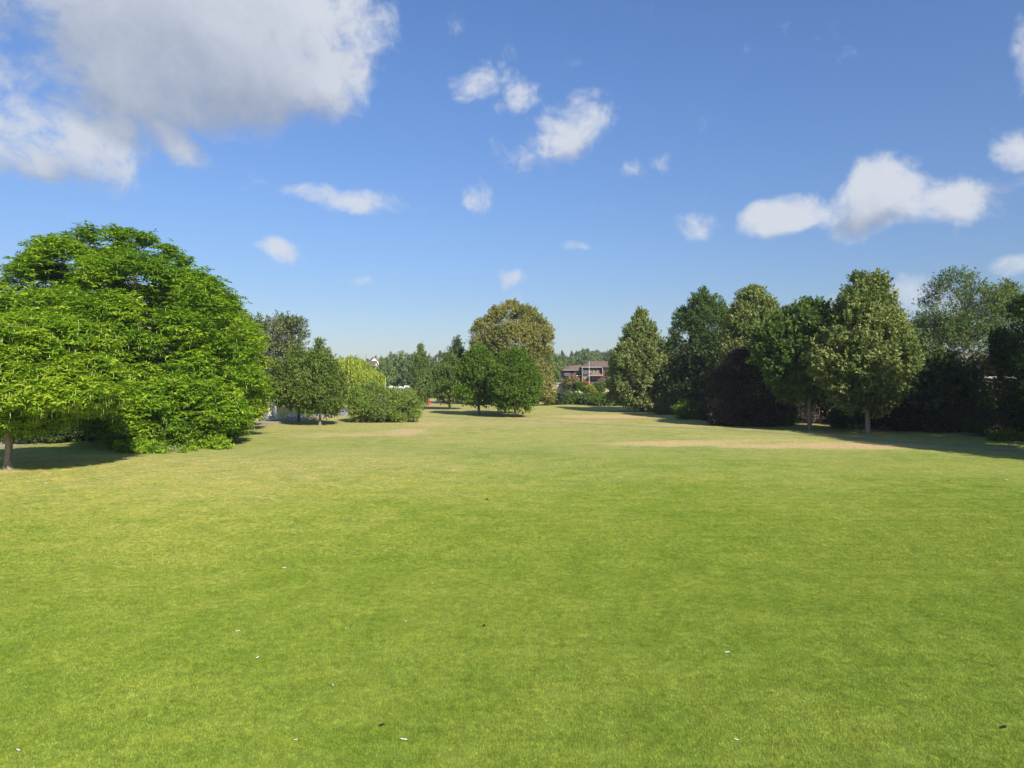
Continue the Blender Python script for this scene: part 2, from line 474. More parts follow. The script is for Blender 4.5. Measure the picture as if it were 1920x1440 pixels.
# paths
def ribbon(name, line, width, z, mat, th=0.0):
    L = smooth_line(line, 8); n = len(L); vs = []; fs = []
    for i, p in enumerate(L):
        a = Vector(L[max(i-1, 0)]); b_ = Vector(L[min(i+1, n-1)]); tt = (b_ - a).normalized(); nn = Vector((-tt.y, tt.x))
        wv = width * (0.94 + 0.1 * math.sin(i * 1.7) * math.sin(i * .63)) if th == 0 else width
        for s_ in (-.5, .5):
            q = Vector(p) + nn * (wv * s_)
            vs.append((q.x, q.y, z))
            if th: vs.append((q.x, q.y, z - th))
    k = 4 if th else 2
    for i in range(n - 1):
        b0, b1 = i * k, (i + 1) * k
        if th:
            fs += [(b0, b0+2, b1+2, b1), (b0+1, b1+1, b1+3, b0+3), (b0, b1, b1+1, b0+1), (b0+2, b0+3, b1+3, b1+2)]
        else:
            fs.append((b0, b0+1, b1+1, b1))
    me = bpy.data.meshes.new(name); me.from_pydata(vs, [], fs); me.update()
    return link_mesh(name, me, mat)
ASPH = mat_plain('path_asphalt', (0.24, 0.215, 0.18), 0.9, 0.2, 0.2, 1.2, bump=0.3)
GRAV = mat_plain('path_gravel', (0.36, 0.29, 0.235), 0.95, 0.1, 0.18, 2.5, bump=0.4)
STONE = mat_plain('bank_stone', (0.34, 0.31, 0.27), 0.9, 0.2, 0.3, 1.4, bump=0.4)
riverside = [(p[0] + 2.7, p[1]) for p in NEAR_BANK[:8]] + [(-25, 150), (-21.5, 172), (-17, 200), (-12, 240)]
tag(ribbon('riverside_path', riverside, 3.4, 0.008, GRAV), kind='structure')
park_path = [(-27, 112), (-20, 108.5)] + [GP(*q) for q in ((790, 780), (863, 784), (967, 788), (1072, 793), (1180, 798), (1292, 803), (1400, 808.5), (1560, 819), (1700, 829), (1813, 838), (1920, 848))] + [(41, 35), (44, 12)]
tag(ribbon('park_path', park_path, 1.0, 0.004, ASPH), kind='structure')
tag(ribbon('river_bank_edging', [(p[0] + .25, p[1]) for p in NEAR_BANK[:11]], 0.45, 0.06, STONE, 1.0), kind='structure')

# ------------------------------------------------------------------ foliage engine
def unit(v):
    return v / (np.linalg.norm(v, axis=-1, keepdims=True) + 1e-9)
def leaf_arrays(P, D, N, L, Wd, C, droop=0.12):
    side = unit(np.cross(D, N)); N2 = np.cross(side, D)
    L = L[:, None]; Wd = Wd[:, None]
    v0 = P
    v1 = P + D * L * .45 + side * Wd * .5 + N2 * Wd * .12
    v2 = P + D * L - N2 * L * droop
    v3 = P + D * L * .45 - side * Wd * .5 + N2 * Wd * .12
    V = np.stack([v0, v1, v2, v3], 1).reshape(-1, 3)
    F_ = np.arange(len(V)).reshape(-1, 4)
    return V, F_, np.repeat(C, 4, 0)

def crown_arrays(rng, B, BR, axis_z, n_leaves, style='shoot', leaf=(0.3, 0.14), spray=0.8, k=10, flat=0.8,
                 up=0.2, cols=((.06, .12, .02), (.1, .18, .03)), spread=1.0, out=0.8, cx=None, shell=.62, tuft=0.18, strand=(2, 4), inner=.16):
    nb = len(B); wts = BR ** 2; wts = wts / wts.sum()
    ns = max(1, n_leaves // k)
    bi = rng.choice(nb, ns, p=wts)
    c = B[bi]; br = BR[bi]
    ax = np.zeros_like(c); ax[:, 2] = axis_z + 0.0
    if cx is not None: ax[:, :2] = cx
    o = unit(c - ax)
    d = unit(rng.normal(size=(ns, 3)) + out * o + np.array([0, 0, up]))
    rad = shell + (1 - shell) * rng.random(ns)
    far_ = rng.random(ns) < tuft
    rad = np.where(far_, 1.0 + rng.random(ns) * 0.4, rad)
    inn = rng.random(ns) < inner
    rad = np.where(inn, rng.random(ns) * 0.6, rad)
    pos = c + d * (br * rad)[:, None] * np.array([1, 1, flat])
    a = unit(d * .55 + o * .45 + np.array([0, 0, up]) + rng.normal(size=(ns, 3)) * .3)
    # colour: palette mix by bough, spray and leaf
    cb = rng.random(nb)[bi]; cs = rng.random(ns)
    mixv = np.clip(cb * .5 + cs * .5 + rng.normal(size=ns) * .1, 0, 1)
    pal = np.array(cols, dtype=float)
    npal = len(pal)
    u = mixv * (npal - 1); i0 = np.clip(u.astype(int), 0, npal - 2); fr = (u - i0)[:, None]
    cspray = pal[i0] * (1 - fr) + pal[i0 + 1] * fr
    P = np.repeat(pos, k, 0); A = np.repeat(a, k, 0); Dd = np.repeat(d, k, 0)
    n = ns * k
    if style == 'rosette':
        th = (np.tile(np.arange(k), ns) / k * 2 * np.pi) + np.repeat(rng.random(ns) * 6.28, k) + rng.normal(size=n) * .25
        hz = np.stack([np.cos(th), np.sin(th), rng.normal(size=n) * .28 - .2], 1)
        D = unit(hz + A * .25)
        P = P + rng.normal(size=(n, 3)) * spray * .10 * np.array([1, 1, .45])
        N = unit(np.array([0, 0, 1.0]) + rng.normal(size=(n, 3)) * .38 + Dd * .25)
    elif style == 'hang':
        s_ = np.tile(np.arange(k) / k, ns) * np.repeat(strand[0] + rng.random(ns) * (strand[1] - strand[0]), k)
        swing = np.repeat(rng.normal(size=(ns, 2)) * .05, k, 0)
        P = P + np.stack([s_ * swing[:, 0], s_ * swing[:, 1], -s_], 1) + rng.normal(size=(n, 3)) * .08
        D = unit(np.array([0, 0, -1.0]) + rng.normal(size=(n, 3)) * .35)
        N = unit(Dd * np.array([1, 1, .2]) + rng.normal(size=(n, 3)) * .5)
    else:
        s_ = rng.random(n)
        P = P + A * (s_ * spray)[:, None] + rng.normal(size=(n, 3)) * (spray * .15 * (1.15 - s_))[:, None]
        D = unit(A * .7 + rng.normal(size=(n, 3)) * .6 * spread)
        N = unit(np.array([0, 0, .7]) + rng.normal(size=(n, 3)) * .55 + Dd * .5)
    L = leaf[0] * (.65 + .7 * rng.random(n)); Wd = leaf[1] * (.7 + .6 * rng.random(n))
    C = np.repeat(cspray, k, 0) * (0.72 + 0.5 * rng.random(n))[:, None]
    P[:, 2] = np.maximum(P[:, 2], 0.05 + rng.random(n) * .2)
    return P, D, N, L, Wd, C, pos, d

def tubes_mesh(paths, name, mat, parent, sides=6):
    Vs = []; Fs = []; off = 0
    for pts, rad, sd_ in paths:
        pts = np.asarray(pts, float); rad = np.asarray(rad, float); n = len(pts)
        tg = unit(np.gradient(pts, axis=0))
        ref = np.array([0.31, 0.17, 0.05]) if abs(tg[0, 2]) > .6 else np.array([0.02, 0.05, 1.0])
        a_ = unit(np.cross(tg, ref)); b_ = np.cross(tg, a_)
        an = np.arange(sd_) / sd_ * 2 * np.pi
        ring = pts[:, None] + rad[:, None, None] * (a_[:, None] * np.cos(an)[None, :, None] + b_[:, None] * np.sin(an)[None, :, None])
        Vs.append(ring.reshape(-1, 3))
        i = np.arange(n - 1)[:, None] * sd_; k_ = np.arange(sd_)[None]; k2 = (k_ + 1) % sd_
        Fs.append((np.stack([i + k_, i + k2, i + sd_ + k2, i + sd_ + k_], -1)).reshape(-1, 4) + off)
        off += n * sd_
    me = np_mesh(name, np.concatenate(Vs), np.concatenate(Fs), 4, smooth=True)
    return link_mesh(name, me, mat, parent)

def limb(rng, p0, p1, r0, r1, n=6, sag=0.12):
    p0 = np.asarray(p0, float); p1 = np.asarray(p1, float)
    t_ = np.linspace(0, 1, n)[:, None]
    ln = np.linalg.norm(p1 - p0)
    mid = np.array([0, 0, 1.0]) * ln * sag
    pts = p0 * (1 - t_) + p1 * t_ + mid * (4 * t_ * (1 - t_)) * .5
    pts[1:-1] += rng.normal(size=(n - 2, 3)) * ln * .035
    return pts, np.linspace(r0, r1, n)

def profile_boughs(rng, H, base, Rr, prof, nb, bs, asym=.12, zscale=1.0):
    ts = np.linspace(0, 1, 60); pr = np.interp(ts, [p[0] for p in prof], [p[1] for p in prof])
    wt = pr * 1.0 + .12; wt /= wt.sum()
    t_ = np.sort(rng.choice(ts, nb, p=wt) + rng.random(nb) * .016)
    t_ = np.clip(t_, 0, 1)
    az = np.arange(nb) * 2.39996 + rng.random(nb) * .7
    pr_ = np.interp(t_, [p[0] for p in prof], [p[1] for p in prof])
    br = bs * Rr * (.7 + .6 * rng.random(nb)) * (.35 + .65 * np.sqrt(pr_))
    ph = rng.random(4) * 6.28
    am = 1 + asym * (np.sin(az * 2 + ph[0]) * .6 + np.sin(az * 3 + ph[1] + t_ * 5) * .6 + np.sin(az + ph[2]) * .5)
    rr = np.maximum(0, Rr * pr_ * am - br * .75) * np.where(rng.random(nb) < .18, .5, 1.0)
    B = np.stack([rr * np.cos(az), rr * np.sin(az), base + (H - base - .5 * br) * t_ + .2 * br * (1 - t_)], 1)
    return B, br

def lobe_boughs(rng, lobes, nb, bs):
    """lobes: (cx,cy,cz, rx,ry,rz) -> bough centres on the outside of the union of ellipsoids"""
    L = np.array(lobes, float); area = (L[:, 3] * L[:, 5]); out = []; R_ = []
    while len(out) < nb:
        i = rng.choice(len(L), p=area / area.sum())
        d = unit(rng.normal(size=3)); l = L[i]
        br = bs * (.65 + .7 * rng.random())
        p = l[:3] + d * np.maximum(l[3:] - br * .7, .1)
        if p[2] < br * .45: p[2] = br * (.45 + .3 * rng.random())
        ins = False
        for j, m_ in enumerate(L):
            if j != i and (((p - m_[:3]) / (m_[3:] * .82)) ** 2).sum() < 1: ins = True
        if ins and rng.random() < .7: continue
        out.append(p); R_.append(br)
    return np.array(out), np.array(R_)

def make_tree(name, label, cat, loc, H, seed, B, BR, n_leaves, axis_z, style='shoot', leaf=(.3, .14), cols=((.06, .12, .02), (.1, .18, .03)),
              trunk_r=.3, trunk_h=None, bark=None, group=None, mat=None, catkins=0, catcol=(.42, .48, .16), limbs=40, stems=1, twigs=0, **kw):
    rng = np.random.default_rng(seed)
    root = empty(name, loc, 0, label, cat, group)
    P, D, N, L, Wd, C, pos, d = crown_arrays(rng, B, BR, axis_z, n_leaves, style, leaf, cols=cols, **kw)
    V, F_, CC = leaf_arrays(P, D, N, L, Wd, C)
    crown = link_mesh('crown' if name != 'hedge' and cat != 'shrub' else 'foliage', np_mesh('crown', V, F_, 4, CC), mat or LEAF, root)
    paths = []
    th = trunk_h or H * .8
    if stems == 1:
        n = 10; z = np.linspace(-.2, th, n)
        tp = np.stack([np.cumsum(rng.normal(size=n) * .035 * th / 10), np.cumsum(rng.normal(size=n) * .035 * th / 10), z], 1); tp[0, :2] = tp[1, :2] = 0
        rad = trunk_r * np.clip(1.0 - .88 * np.linspace(0, 1, n), .06, 1); rad[0] *= 1.45
        tp = np.concatenate([tp[:1], [[0, 0, .25]], tp[1:]]); rad = np.concatenate([rad[:1], [trunk_r * 1.06], rad[1:]])
        paths.append((tp, rad, 10))
    else:
        for s_ in range(stems):
            e = np.array([rng.normal() * H * .12, rng.normal() * H * .12, th])
            q, r_ = limb(rng, (rng.normal() * trunk_r, rng.normal() * trunk_r, -.1), e, trunk_r * .55, trunk_r * .1, 8, 0)
            paths.append((q, r_, 7))
        tp = np.array([[0, 0, 0], [0, 0, th]])
    sel = rng.permutation(len(B))[:limbs]
    for i in sel:
        b_ = B[i]; h0 = np.clip(b_[2] - np.hypot(b_[0], b_[1]) * .45, th * .3, th * .93)
        x0 = np.interp(h0, tp[:, 2], tp[:, 0]); y0 = np.interp(h0, tp[:, 2], tp[:, 1])
        rr = trunk_r * (.12 + .22 * (1 - h0 / th))
        q, r_ = limb(rng, (x0, y0, h0), b_ + (b_ - np.array([0, 0, b_[2]])) * .12, rr, rr * .25, 6)
        paths.append((q, r_, 5))
    if twigs:
        for i in rng.integers(0, len(pos), twigs):
            j = np.argmin(((B - pos[i]) ** 2).sum(1))
            q, r_ = limb(rng, B[j], pos[i] + d[i] * .3, trunk_r * .07, trunk_r * .025, 4, .05)
            paths.append((q, r_, 3))
    tubes_mesh(paths, 'trunk' if cat != 'shrub' else 'stem', bark or BARK, root)
    if catkins:
        i = rng.integers(0, len(pos), catkins)
        p = pos[i] + rng.normal(size=(catkins, 3)) * .15 + d[i] * .1
        Dn = unit(np.array([0, 0, -1.0]) + rng.normal(size=(catkins, 3)) * .06)
        Nn = unit(rng.normal(size=(catkins, 3)) * np.array([1, 1, .05]))
        cc = np.array(catcol) * (.8 + .4 * rng.random(catkins))[:, None]
        V1, F1, C1 = leaf_arrays(p, Dn, Nn, .28 + .22 * rng.random(catkins), np.full(catkins, .04), cc, 0)
        Nn2 = unit(np.cross(Nn, Dn))
        V2, F2, C2 = leaf_arrays(p, Dn, Nn2, .28 + .22 * rng.random(catkins), np.full(catkins, .04), cc, 0)
        o = link_mesh('catkin', np_mesh('catkin', np.concatenate([V1, V2]), np.concatenate([F1, F2 + len(V1)]), 4, np.concatenate([C1, C2])), LEAF, root)
        o['kind'] = 'stuff'
    return root

def prof_tree(name, label, px, py_base, py_top, half_px, prof, seed, nb, bs, n_leaves, clear=.15, d=None, asym=.12, cat='tree', **kw):
    """tree whose trunk foot stands on the lawn at pixel (px,py_base) [or at distance d]"""
    if d is None: d = EYE * F / (py_base - HZ)
    H = Z(py_top, d); Rr = half_px / F * d
    rng = np.random.default_rng(seed + 1000)
    B, BR = profile_boughs(rng, H, H * clear, Rr, prof, nb, bs, asym)
    tw = kw.pop('twin', 0)
    if tw:
        hi = np.clip((B[:, 2] - H * .72) / (H * .2), 0, 1); sg = np.where(np.arange(len(B)) % 2 == 0, 1, -1)
        B[:, 0] += sg * hi * tw; B[:, 2] -= (sg < 0) * hi * .25
    kw.setdefault('axis_z', H * .38)
    return make_tree(name, label, cat, (X(px, d), d, 0), H, seed, B, BR, n_leaves, **kw)

OVAL = [(0, .35), (.12, .78), (.3, 1), (.55, .93), (.75, .7), (.9, .38), (1, .12)]
CONE = [(0, .55), (.1, .9), (.22, 1), (.45, .86), (.65, .62), (.82, .38), (.93, .2), (1, .06)]
EGG = [(0, .5), (.15, .9), (.35, 1), (.6, .92), (.8, .7), (.93, .42), (1, .15)]
ROUND = [(0, .45), (.2, .85), (.45, 1), (.7, .93), (.87, .68), (1, .25)]

WING = ((.085, .175, .010), (.155, .285, .014), (.25, .385, .02), (.35, .46, .035))
WING_Y = ((.15, .26, .013), (.26, .37, .018), (.36, .45, .03))
HORN = ((.07, .12, .020), (.125, .185, .030), (.20, .26, .05))
LIME = ((.07, .115, .028), (.14, .19, .048), (.245, .285, .088), (.31, .335, .12))
FRESH = ((.06, .12, .013), (.115, .20, .018), (.18, .27, .03))
SYC = ((.05, .095, .022), (.10, .165, .035), (.19, .27, .065))
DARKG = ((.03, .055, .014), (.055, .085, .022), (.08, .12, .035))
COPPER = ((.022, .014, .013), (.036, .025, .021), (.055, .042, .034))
DUSTY = ((.10, .13, .05), (.17, .195, .08), (.23, .24, .11))
LIMEF = ((.15, .17, .035), (.25, .25, .06), (.36, .33, .11))
WILLOW = ((.20, .27, .03), (.32, .39, .045), (.42, .46, .07))

def lobes_px(d0, spec):
    """lobes given as (px,py, half width px, half height px, distance, depth radius m) relative to a foot at distance d0"""
    out = []
    for (px, py, hw, hh, d, ry) in spec:
        out.append((X(px, d), d, Z(py, d), hw / F * d, ry, hh / F * d))
    return out
def lobe_tree(name, label, foot_px, d0, spec, seed, nb, bs, n_leaves, H, cat='tree', **kw):
    rng = np.random.default_rng(seed + 500)
    fx = X(foot_px, d0)
    L = [(a - fx, b_ - d0, c_, r1, r2, r3) for (a, b_, c_, r1, r2, r3) in lobes_px(d0, spec)]
    B, BR = lobe_boughs(rng, L, nb, bs)
    kw.setdefault('axis_z', H * .4)
    return make_tree(name, label, cat, (fx, d0, 0), H, seed, B, BR, n_leaves, **kw)

# ------------------------------------------------------------------ left group: wingnuts with hanging catkins
lobe_tree('wingnut_tree', 'broad low bright green tree with pale stout trunk at the left edge, nearest of all', 15, 42,
          [(20, 715, 185, 105, 42, 6.0), (80, 660, 105, 80, 42, 5.0), (-50, 705, 105, 95, 42, 5.0), (120, 735, 95, 55, 41, 4.5)],
          11, 210, .95, 130000, 9.5, style='rosette', k=8, leaf=(.31, .10), inner=.25, cols=WING + ((.36, .45, .035),), trunk_r=.24, flat=.55, spray=.7,
          catkins=4200, up=.25, out=.6, shell=.55, limbs=60)
lobe_tree('wingnut_tree', 'tallest broad domed bright green tree with hanging catkins, foliage down to the grass', 262, 62,
          [(215, 600, 185, 172, 63, 8.5), (205, 610, 120, 110, 60, 5), (200, 560, 150, 110, 63, 7), (170, 540, 95, 85, 62, 6), (330, 650, 130, 150, 62, 7.5), (320, 690, 80, 90, 60, 5), (300, 770, 150, 80, 57, 5.5), (350, 785, 95, 56, 58, 5.5), (105, 650, 88, 115, 66, 6), (410, 735, 75, 75, 62, 6)],
          12, 430, 1.42, 350000, 19, style='rosette', k=8, leaf=(.38, .125), inner=.25, cols=WING, trunk_r=.55, flat=.72, spray=.8, bark=BARK_DARK,
          catkins=7500, up=.35, out=.8, shell=.66, limbs=45, tuft=.22)
lobe_tree('wingnut_tree', 'yellower green tree with drooping branches on the right flank of the big dome', 443, 77,
          [(425, 665, 70, 95, 77, 6), (455, 735, 50, 52, 76, 5), (385, 640, 70, 110, 80, 6)],
          13, 90, 1.35, 76000, 13, style='rosette', k=8, leaf=(.42, .14), inner=.25, cols=WING_Y, trunk_r=.22, flat=.7, spray=.8,
          catkins=1400, up=.2, out=.7, shell=.55, limbs=50)
lobe_tree('low_shrub', 'low light green shrub growing at the foot of the big domed tree', 330, 52.5,
          [(300, 846, 60, 9, 52.5, 1.6), (380, 836, 50, 9, 54.5, 1.5), (240, 850, 30, 7, 52, 1.2)],
          14, 40, .45, 9000, 1.0, cat='shrub', leaf=(.2, .1), cols=WING, trunk_r=.05, trunk_h=.5, limbs=12, spray=.35, stems=5)

# ------------------------------------------------------------------ riverside trees
FARBANK = 'dense dark tree standing on the far bank of the river'
for i, (px, d, pyt, hp) in enumerate([(400, 215, 690, 50), (440, 218, 684, 48), (478, 216, 690, 44), (512, 222, 696, 40), (548, 228, 690, 42), (585, 240, 688, 40), (618, 252, 690, 36), (650, 275, 694, 32), (300, 200, 690, 60), (200, 190, 690, 60), (100, 180, 690, 60), (10, 170, 690, 60), (690, 310, 690, 30)]):
    rng = np.random.default_rng(700 + i); H_ = Z(pyt, d); Rr_ = hp / F * d
    B, BR = profile_boughs(rng, H_, .0, Rr_, [(0, .85), (.2, 1), (.5, .95), (.8, .7), (1, .25)], 60, .3)
    make_tree('riverside_tree', FARBANK, 'tree', (X(px, d), d, 0), H_, 700 + i, B, BR, 9000, H_ * .4, leaf=(.9, .5), cols=(SYC[0], DARKG[2], SYC[1]) if i % 2 else DARKG[1:] + SYC[1:2],
              trunk_r=.3, spray=1.3, group='trees along the far bank', mat=LEAF_DULL, bark=BARK_DARK, limbs=15)
lobe_tree('poplar_tree', 'tall thin grey green tree with see-through crown behind the big left dome', 505, 112,
          [(505, 640, 62, 48, 112, 5.5), (470, 690, 60, 60, 114, 5), (535, 625, 30, 28, 111, 3), (520, 700, 55, 50, 112, 5)],
          21, 85, 1.5, 30000, 16, leaf=(.42, .2), cols=DUSTY[:2] + ((.07, .10, .04),), trunk_r=.35, spray=1.2, twigs=300, tuft=.3, bark=BARK_PALE, limbs=60, mat=LEAF_DULL)
prof_tree('hornbeam_tree', 'small egg shaped dark green tree, left and farther one of the riverside pair', 560, 790.5, 655, 47, OVAL, 23, 110, .26, 36000,
          clear=.2, leaf=(.26, .14), cols=HORN, trunk_r=.16, bark=BARK_DARK, spray=.8, up=.45, mat=LEAF_DULL)
prof_tree('hornbeam_tree', 'small pointed green tree, right and nearer one of the riverside pair', 600, 797, 645, 46, CONE, 24, 130, .25, 42000,
          clear=.17, leaf=(.25, .13), cols=HORN, trunk_r=.17, spray=.85, up=.5, mat=LEAF_DULL)
lobe_tree('weeping_willow', 'yellow green weeping willow with trailing strands behind the pointed small tree', 655, 165,
          [(655, 690, 42, 22, 165, 6), (690, 706, 30, 20, 163, 5), (640, 715, 30, 25, 164, 5)],
          25, 70, 1.7, 36000, 11, style='hang', k=14, leaf=(.6, .2), cols=WILLOW, trunk_r=.5, strand=(1.5, 5.5), up=.5)
lobe_tree('mixed_thicket', 'large rounded thicket of brambles and scrub standing alone at the path', 719, 91.5,
          [(722, 764, 60, 30, 91.5, 3.4), (694, 752, 34, 28, 91.5, 3), (752, 756, 26, 28, 91.5, 3), (715, 760, 40, 30, 90.5, 3), (728, 744, 40, 14, 92, 2.6), (680, 770, 20, 18, 91, 2.4), (772, 777, 14, 16, 91, 2)],
          26, 190, .75, 60000, 5.0, cat='shrub', leaf=(.17, .085), cols=((.16, .145, .07), (.09, .14, .03), (.14, .23, .03), (.23, .33, .045), (.16, .25, .035), (.30, .30, .09), (.14,.12,.07)),
          trunk_r=.12, trunk_h=3.4, stems=14, spray=.6, up=.25, limbs=40, tuft=.2, mat=LEAF_DULL)
prof_tree('birch_tree', 'slender light tree with pale trunk standing right of the thicket', 789, 770, 643, 22,
          [(0, .6), (.2, 1), (.45, .9), (.7, .6), (.85, .42), (1, .12)], 27, 60, .42, 12000, clear=.22, leaf=(.34, .15), cols=((.07, .12, .03), (.12, .18, .04), (.18, .22, .06)),
          trunk_r=.17, trunk_h=10.5, bark=BARK_PALE, spray=.9, style='hang', k=8, strand=(.5, 1.8))

# ------------------------------------------------------------------ centre group
prof_tree('hornbeam_tree', 'small olive green tree with dark trunk, leftmost of the centre clump', 843, 767.5, 672, 38, OVAL, 31, 90, .28, 24000,
          clear=.2, leaf=(.32, .17), cols=HORN, trunk_r=.19, bark=BARK_DARK, spray=1.0, up=.4, mat=LEAF_DULL)
prof_tree('maple_tree', 'small fresh green tree in front of the tall domed lime, left of two', 898, 778, 655, 37, EGG, 32, 95, .28, 30000,
          clear=.16, leaf=(.32, .17), cols=FRESH, trunk_r=.2, spray=1.0, up=.45, asym=.12, tuft=.22, k=12)
prof_tree('maple_tree', 'small full green tree with pale split trunk before the tall domed lime, right of two', 966, 782, 660, 43, EGG, 33, 120, .26, 36000,
          clear=.15, leaf=(.30, .16), cols=FRESH[:2] + ((.13, .19, .03),), trunk_r=.2, spray=1.0, up=.45, asym=.12, tuft=.22, k=12)
prof_tree('hornbeam_tree', 'small dark tree half hidden behind the two fresh green trees', 947, 775, 690, 34, OVAL, 34, 60, .3, 14000,
          clear=.2, leaf=(.32, .17), cols=DARKG, trunk_r=.16, bark=BARK_DARK, spray=.9)
prof_tree('narrow_tree', 'tall narrow blue green tree behind the olive tree, left of the lime', 858, 762, 637, 27, CONE, 35, 60, .4, 15000, d=165,
          clear=.1, leaf=(.45, .2), cols=((.05, .09, .03), (.085, .13, .045)), trunk_r=.2, spray=1.5, up=.8, mat=LEAF_DULL)
lobe_tree('lime_tree', 'tall domed tree thick with yellowish brown blossom at the centre of the park', 965, 155,
          [(962, 632, 60, 62, 155, 8), (962, 640, 40, 40, 150, 5), (955, 600, 45, 32, 155, 6), (1000, 640, 35, 42, 155, 6), (918, 640, 32, 45, 155, 6), (990, 700, 42, 45, 154, 6), (940, 700, 40, 45, 156, 6), (1015, 725, 28, 30, 152, 4)],
          36, 330, 1.25, 150000, 22, k=14, leaf=(.33, .18), cols=LIMEF, trunk_r=.5, spray=.8, up=.1, flat=.8, limbs=80, mat=LEAF_DULL, shell=.7)

# ------------------------------------------------------------------ right row
prof_tree('lime_tree', 'free standing broad cone shaped green tree left of the right hand row', 1203, 772, 587, 63, CONE, 41, 150, .22, 90000, k=16,
          clear=.09, leaf=(.34, .18), inner=.25, cols=LIME, trunk_r=.26, spray=.95, up=.25, bark=BARK_DARK, mat=LEAF_DULL)
prof_tree('ivy_clad_tree', 'uneven mid green tree with bare shoots on top, first of the right hand row', 1318, 773.5, 548, 58, EGG, 42, 140, .25, 70000, k=16,
          clear=.1, leaf=(.32, .17), cols=SYC[:2] + ((.12, .17, .04),), trunk_r=.3, spray=.95, up=.3, bark=BARK_DARK, asym=.2)
prof_tree('lime_tree', 'tall olive green rounded tree behind the dark purple one', 1412, 790, 543, 58, EGG, 43, 140, .23, 90000, k=16,
          clear=.24, leaf=(.30, .16), inner=.22, cols=LIME, trunk_r=.32, spray=.95, up=.5, bark=BARK_DARK, mat=LEAF_DULL)
lobe_tree('copper_beech', 'dark purple leaved tree hanging low to the ground under the olive green crown', 1398, 84,
          [(1372, 742, 34, 52, 84, 2.6), (1404, 712, 42, 52, 85, 3), (1436, 748, 32, 44, 84, 2.4), (1356, 765, 20, 26, 83.5, 1.8), (1400, 775, 40, 26, 83, 2.2)],
          44, 95, .85, 44000, 9, leaf=(.26, .14), cols=COPPER + DARKG[1:2], trunk_r=.26, spray=.95, up=.0, bark=BARK_DARK, mat=LEAF_DULL, tuft=.32)
prof_tree('sycamore_tree', 'dense cool green tree with large leaf clumps in the middle of the right hand row', 1518, 805, 572, 78, ROUND, 45, 130, .24, 80000, k=18,
          clear=.26, leaf=(.32, .22), cols=SYC, trunk_r=.25, spray=.8, up=.2, bark=BARK, asym=.2)
prof_tree('lime_tree', 'tallest tree of the right hand row with twin pointed top and clear trunk', 1627, 812, 522, 86, [(0, .35), (.13, .62), (.32, 1), (.5, .85), (.7, .56), (.85, .36), (1, .08)], 46, 190, .21, 120000, k=16,
          clear=.17, twin=1.0, tuft=.25, leaf=(.30, .16), inner=.22, cols=LIME, trunk_r=.26, spray=.95, up=.4, bark=BARK, mat=LEAF_DULL)
lobe_tree('ash_tree', 'airy open crowned tree with bare pale branches near the right edge', 1815, 84,
          [(1810, 600, 80, 62, 84, 5.5), (1810, 640, 60, 60, 82, 4), (1760, 660, 70, 60, 83, 5), (1860, 640, 70, 80, 85, 5), (1795, 556, 44, 36, 84, 3.5), (1880, 572, 38, 32, 84, 3)],
          47, 150, 1.15, 52000, 17, leaf=(.27, .12), cols=((.06, .115, .03), (.115, .17, .045), (.19, .22, .07)), trunk_r=.3, spray=1.1, twigs=900, tuft=.4, bark=BARK_PALE, limbs=90, mat=LEAF_DULL, up=.4)
lobe_tree('evergreen_tree', 'very dark green tree cut by the right edge of the picture', 1950, 66,
          [(1950, 660, 62, 110, 66, 4), (1965, 600, 50, 60, 66, 4), (1945, 740, 50, 60, 66, 3.5)],
          48, 90, 1.2, 36000, 13, leaf=(.25, .14), cols=DARKG, trunk_r=.28, spray=.8, bark=BARK_DARK)
# the wood goes on behind and beside the row
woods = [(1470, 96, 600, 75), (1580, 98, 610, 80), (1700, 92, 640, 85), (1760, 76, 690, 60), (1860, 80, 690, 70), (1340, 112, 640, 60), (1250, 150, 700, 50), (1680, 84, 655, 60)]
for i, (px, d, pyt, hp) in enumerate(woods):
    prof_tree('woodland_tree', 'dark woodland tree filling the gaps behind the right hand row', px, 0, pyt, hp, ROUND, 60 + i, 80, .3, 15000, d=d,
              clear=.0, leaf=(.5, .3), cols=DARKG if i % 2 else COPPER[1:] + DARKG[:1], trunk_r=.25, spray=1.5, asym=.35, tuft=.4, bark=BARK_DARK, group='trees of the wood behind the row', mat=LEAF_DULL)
# same row, nearer the camera, outside the picture to the right: they throw the long shade over the lawn's edge
for i, (x, y, hp) in enumerate([(47.2, 58, 15), (42.8, 51, 17), (43, 43, 17), (45, 35, 17), (48, 27, 17), (49, 16, 17)]):
    rng = np.random.default_rng(90 + i)
    B, BR = profile_boughs(rng, hp, 1.5, 4.3, ROUND, 75, .3)
    make_tree('parkside_tree', 'dark green tree of the row beyond the right edge of the picture', 'tree', (x, y, 0), hp, 90 + i, B, BR, 12000, 6.0,
              leaf=(.5, .32), cols=SYC, trunk_r=.28, spray=1.0, group='row of trees beyond the right edge')

